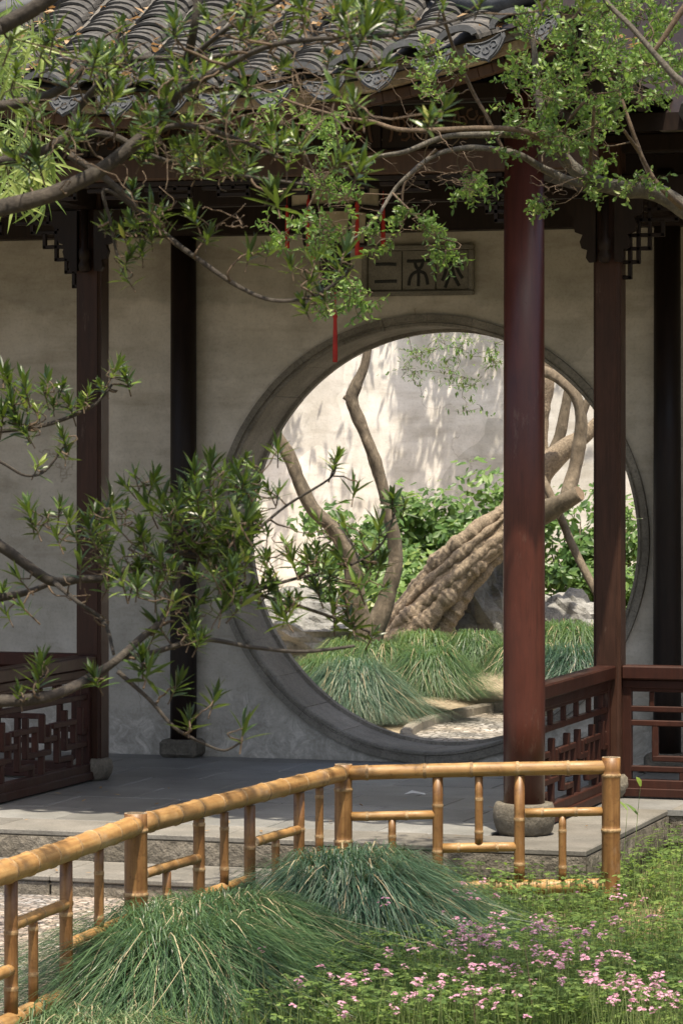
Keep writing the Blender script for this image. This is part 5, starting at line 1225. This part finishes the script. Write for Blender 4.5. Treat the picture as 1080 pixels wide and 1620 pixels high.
# sedges behind the gate
RL = 'sedges behind the gate'
def rs(label, px, py, d, n_, H, reach, mat='lawn_sedge', rr=.10):
    p = at(px, py, d); z = bed2_z(p.x, p.y); pts = [(p.x+U(-.08, .08), p.y+U(-.08, .08), 0) for k in range(3)]
    mound(label, pts, int(n_*1.7), H, reach*1.1, (.1, -.3, 0), mat, .0048, RL, z, rr, 6, .05)
rs('dark green arching sedge clump nearest the gate sill', 575, 1150, 21.6, 2400, .40, .44, 'sedge')
rs('green sedge clump beside the sandy path behind the gate', 690, 1128, 22.2, 1500, .34, .38)
rs('sedge clump in front of the grey rock, yellowish', 755, 1065, 23.2, 1000, .30, .34)
rs('sedge clump at the foot of the knotted trunk', 670, 1062, 23.3, 1100, .30, .36)
rs('pale green sedge clump beside the slim stems', 600, 1075, 22.9, 1000, .28, .34)
rs('low sedge clump at the left edge of the gate opening', 515, 1082, 22.6, 1000, .26, .34)
rs('sedge clump between the slim stems and the sill', 545, 1060, 23.4, 800, .24, .32)
rs('yellow-green sedge clump right of the red column', 900, 1050, 23.2, 1300, .36, .38)
rs('sedge clump seen just above the lattice railing', 905, 1105, 22.4, 1000, .30, .34, 'sedge')
rs('sedge clump hidden partly by the red column', 835, 1085, 22.9, 900, .28, .34)
# leafy shrubs against the rear wall
def shrub(label, px, py_top, half_w, d, n_):
    c = at(px, py_top, d); zb = bed2_z(c.x, c.y); h = c.z-zb; hw = half_w*d/FPX
    r = thing('shrub', label, 'shrub', (c.x, c.y, zb), 'shrubs along the rear wall'); m_ = MB()
    for k in range(7): m_.tube([Vector((c.x+U(-.1, .1), c.y+U(-.1, .1), zb-.05)), Vector((c.x+U(-.6, .6)*hw, c.y+U(-.2, .2), zb+h*U(.5, .9)))], [.012, .005], 5)
    m_.build('stems', 'smooth_bark', r, True); m_ = MB()
    cl = [(Vector((c.x+U(-1, 1)*hw, c.y+U(-.45, .25), zb+h*U(.05, 1)*U(.7, 1.15))), U(.08, .24)) for k in range(30)]
    for i in range(int(n_*1.5)):
        cc, rr = random.choice(cl); v = Vector((random.gauss(0, 1), random.gauss(0, 1), random.gauss(0, 1))); v = v.normalized()*rr*U(.3, 1.15); p = cc+v
        if p.z < zb or p.y > RWY-.03: continue
        out = (v.normalized()*.6+Vector((U(-.5, .5), -.5+U(-.4, .4), .5+U(-.4, .4)))).normalized(); d_ = out.orthogonal().normalized(); d_.rotate(Quaternion(out, U(0, 6.28))); e = out.cross(d_); s_ = U(.020, .046)
        m_.add([p-d_*s_, p-d_*s_*.3-e*s_*.55, p+d_*s_*.4-e*s_*.42-out*.008, p+d_*s_*1.35-out*.015, p+d_*s_*.4+e*s_*.42-out*.008, p-d_*s_*.3+e*s_*.55], [(0, 1, 2, 3), (0, 3, 4, 5)])
    stuff(m_.build('foliage', 'shrub_leaf', r)); return r
shrub('leafy shrub between the two slim stems, left of the others', 560, 815, 55, 25.6, 1500)
shrub('tall leafy shrub above the knotted trunk', 690, 790, 62, 26.2, 2600)
shrub('yellow-green leafy shrub right behind the red column', 800, 760, 40, 26.4, 1700)
shrub('bright leafy shrub crossed by the slanting pole', 895, 790, 60, 25.8, 2300)
shrub('leafy shrub at the right edge of the gate opening', 995, 790, 60, 25.8, 1800)
shrub('low leafy shrub at the foot of the slim stems', 620, 900, 50, 25.2, 1300)
# hanging leafy twigs seen in the gate, from the slim tree; unseen crown leaves added by the rear wall to streak it with shade
tw = MB(); lm = MB(); nodes = [(at(700, 440, 23.2), .006), (at(760, 450, 23.2), .006), (at(820, 460, 23.2), .006), (at(640, 450, 23.2), .006)]
tw.tube([at(565, 420, 23), at(640, 450, 23.1), at(700, 440, 23.2), at(760, 450, 23.2), at(830, 462, 23.2)], [.02, .014, .01, .008, .004], 6)
for (cx, cy, n_) in ((660, 570, 10), (640, 590, 5), (690, 550, 8), (720, 600, 8), (735, 620, 7), (750, 560, 8), (780, 555, 8), (790, 575, 4), (740, 640, 4), (715, 570, 7), (670, 600, 4), (765, 580, 5), (730, 540, 8)):
    for i in range(n_):
        p = at(cx+random.gauss(0, 11), cy+random.gauss(0, 16), 23.2+U(-.15, .15)); dr = twig_to(tw, nodes, p, .0025, .0, .0015)
        for k in range(9):
            q = p-dr*.02*k+Vector((U(-.02, .02), U(-.02, .02), U(-.02, .02))); leaf_strip(lm, q, Vector((U(-1, 1), U(-1, 1), U(-.8, .5))), UP, U(.03, .055), U(.010, .016), .2, .2)
stuff(tw.build('twigs', 'twig', stree, True)); stuff(lm.build('leaves', 'shrub_leaf', stree))
cc = []
for k in range(90): cc.append(((random.choice((U(-5.5, 1.5), random.gauss(-2.0, .55))), U(7.7, 8.5), U(2.9, 6.6)), U(.2, .5)))
ctop = [c for c in cc]
def rear_crown():
    m_ = MB()
    for (c, rad) in cc:
        for i in range(140):
            p = Vector(c)+Vector((random.gauss(0, .7), random.gauss(0, .5), random.gauss(0, 1.3)))*rad*.45
            if p.y > RWY-.06 or not proj(p)[1] < 470: continue
            a = Vector((U(-.7, .7), U(-.7, .7), U(-1, .2))).normalized(); b = a.cross(Vector((U(-1, 1), U(-1, 1), U(-.3, 1)))).normalized(); s_ = U(.03, .055)
            m_.add([p-a*s_, p+b*s_*.35, p+a*s_, p-b*s_*.35], [(0, 1, 2, 3)])
    stuff(m_.build('crown', 'crown_leaf', stree))
rear_crown()

# unseen crown clumps added to both front trees, mostly placed to dapple the bed
random.seed(88)
def shade_clumps(n, xr, yr, zr, rad, lit):
    """crown clumps; thinner where the photograph shows the bed in full sun"""
    out = []
    while len(out) < n:
        c = Vector((U(*xr), U(*yr), U(*zr))); g = c-SUN*((c.z-GZ)/SUN.z); x, y, d = proj(g)
        if random.random() < lit(x, y): out.append((tuple(c), U(*rad)))
    return out
crown_mass(bt, shade_clumps(24, (1.2, 5.2), (-9, -5.2), (4.2, 5.6), (.35, .7), lambda x, y: .9 if x > 900 and y > 1500 else (.35 if x > 930 else .22)), 130, .055)
tb_ = tr_u.location
crown_mass(tr_u, [((tb_.x+U(-.6, .5), tb_.y+U(-.6, .6), U(2.6, 4.2)), U(.3, .5)) for k in range(10)]+[((U(-.4, 1.6), U(-8.6, -6.6), U(4.0, 5.4)), U(.3, .5)) for k in range(5)], 80, .06)
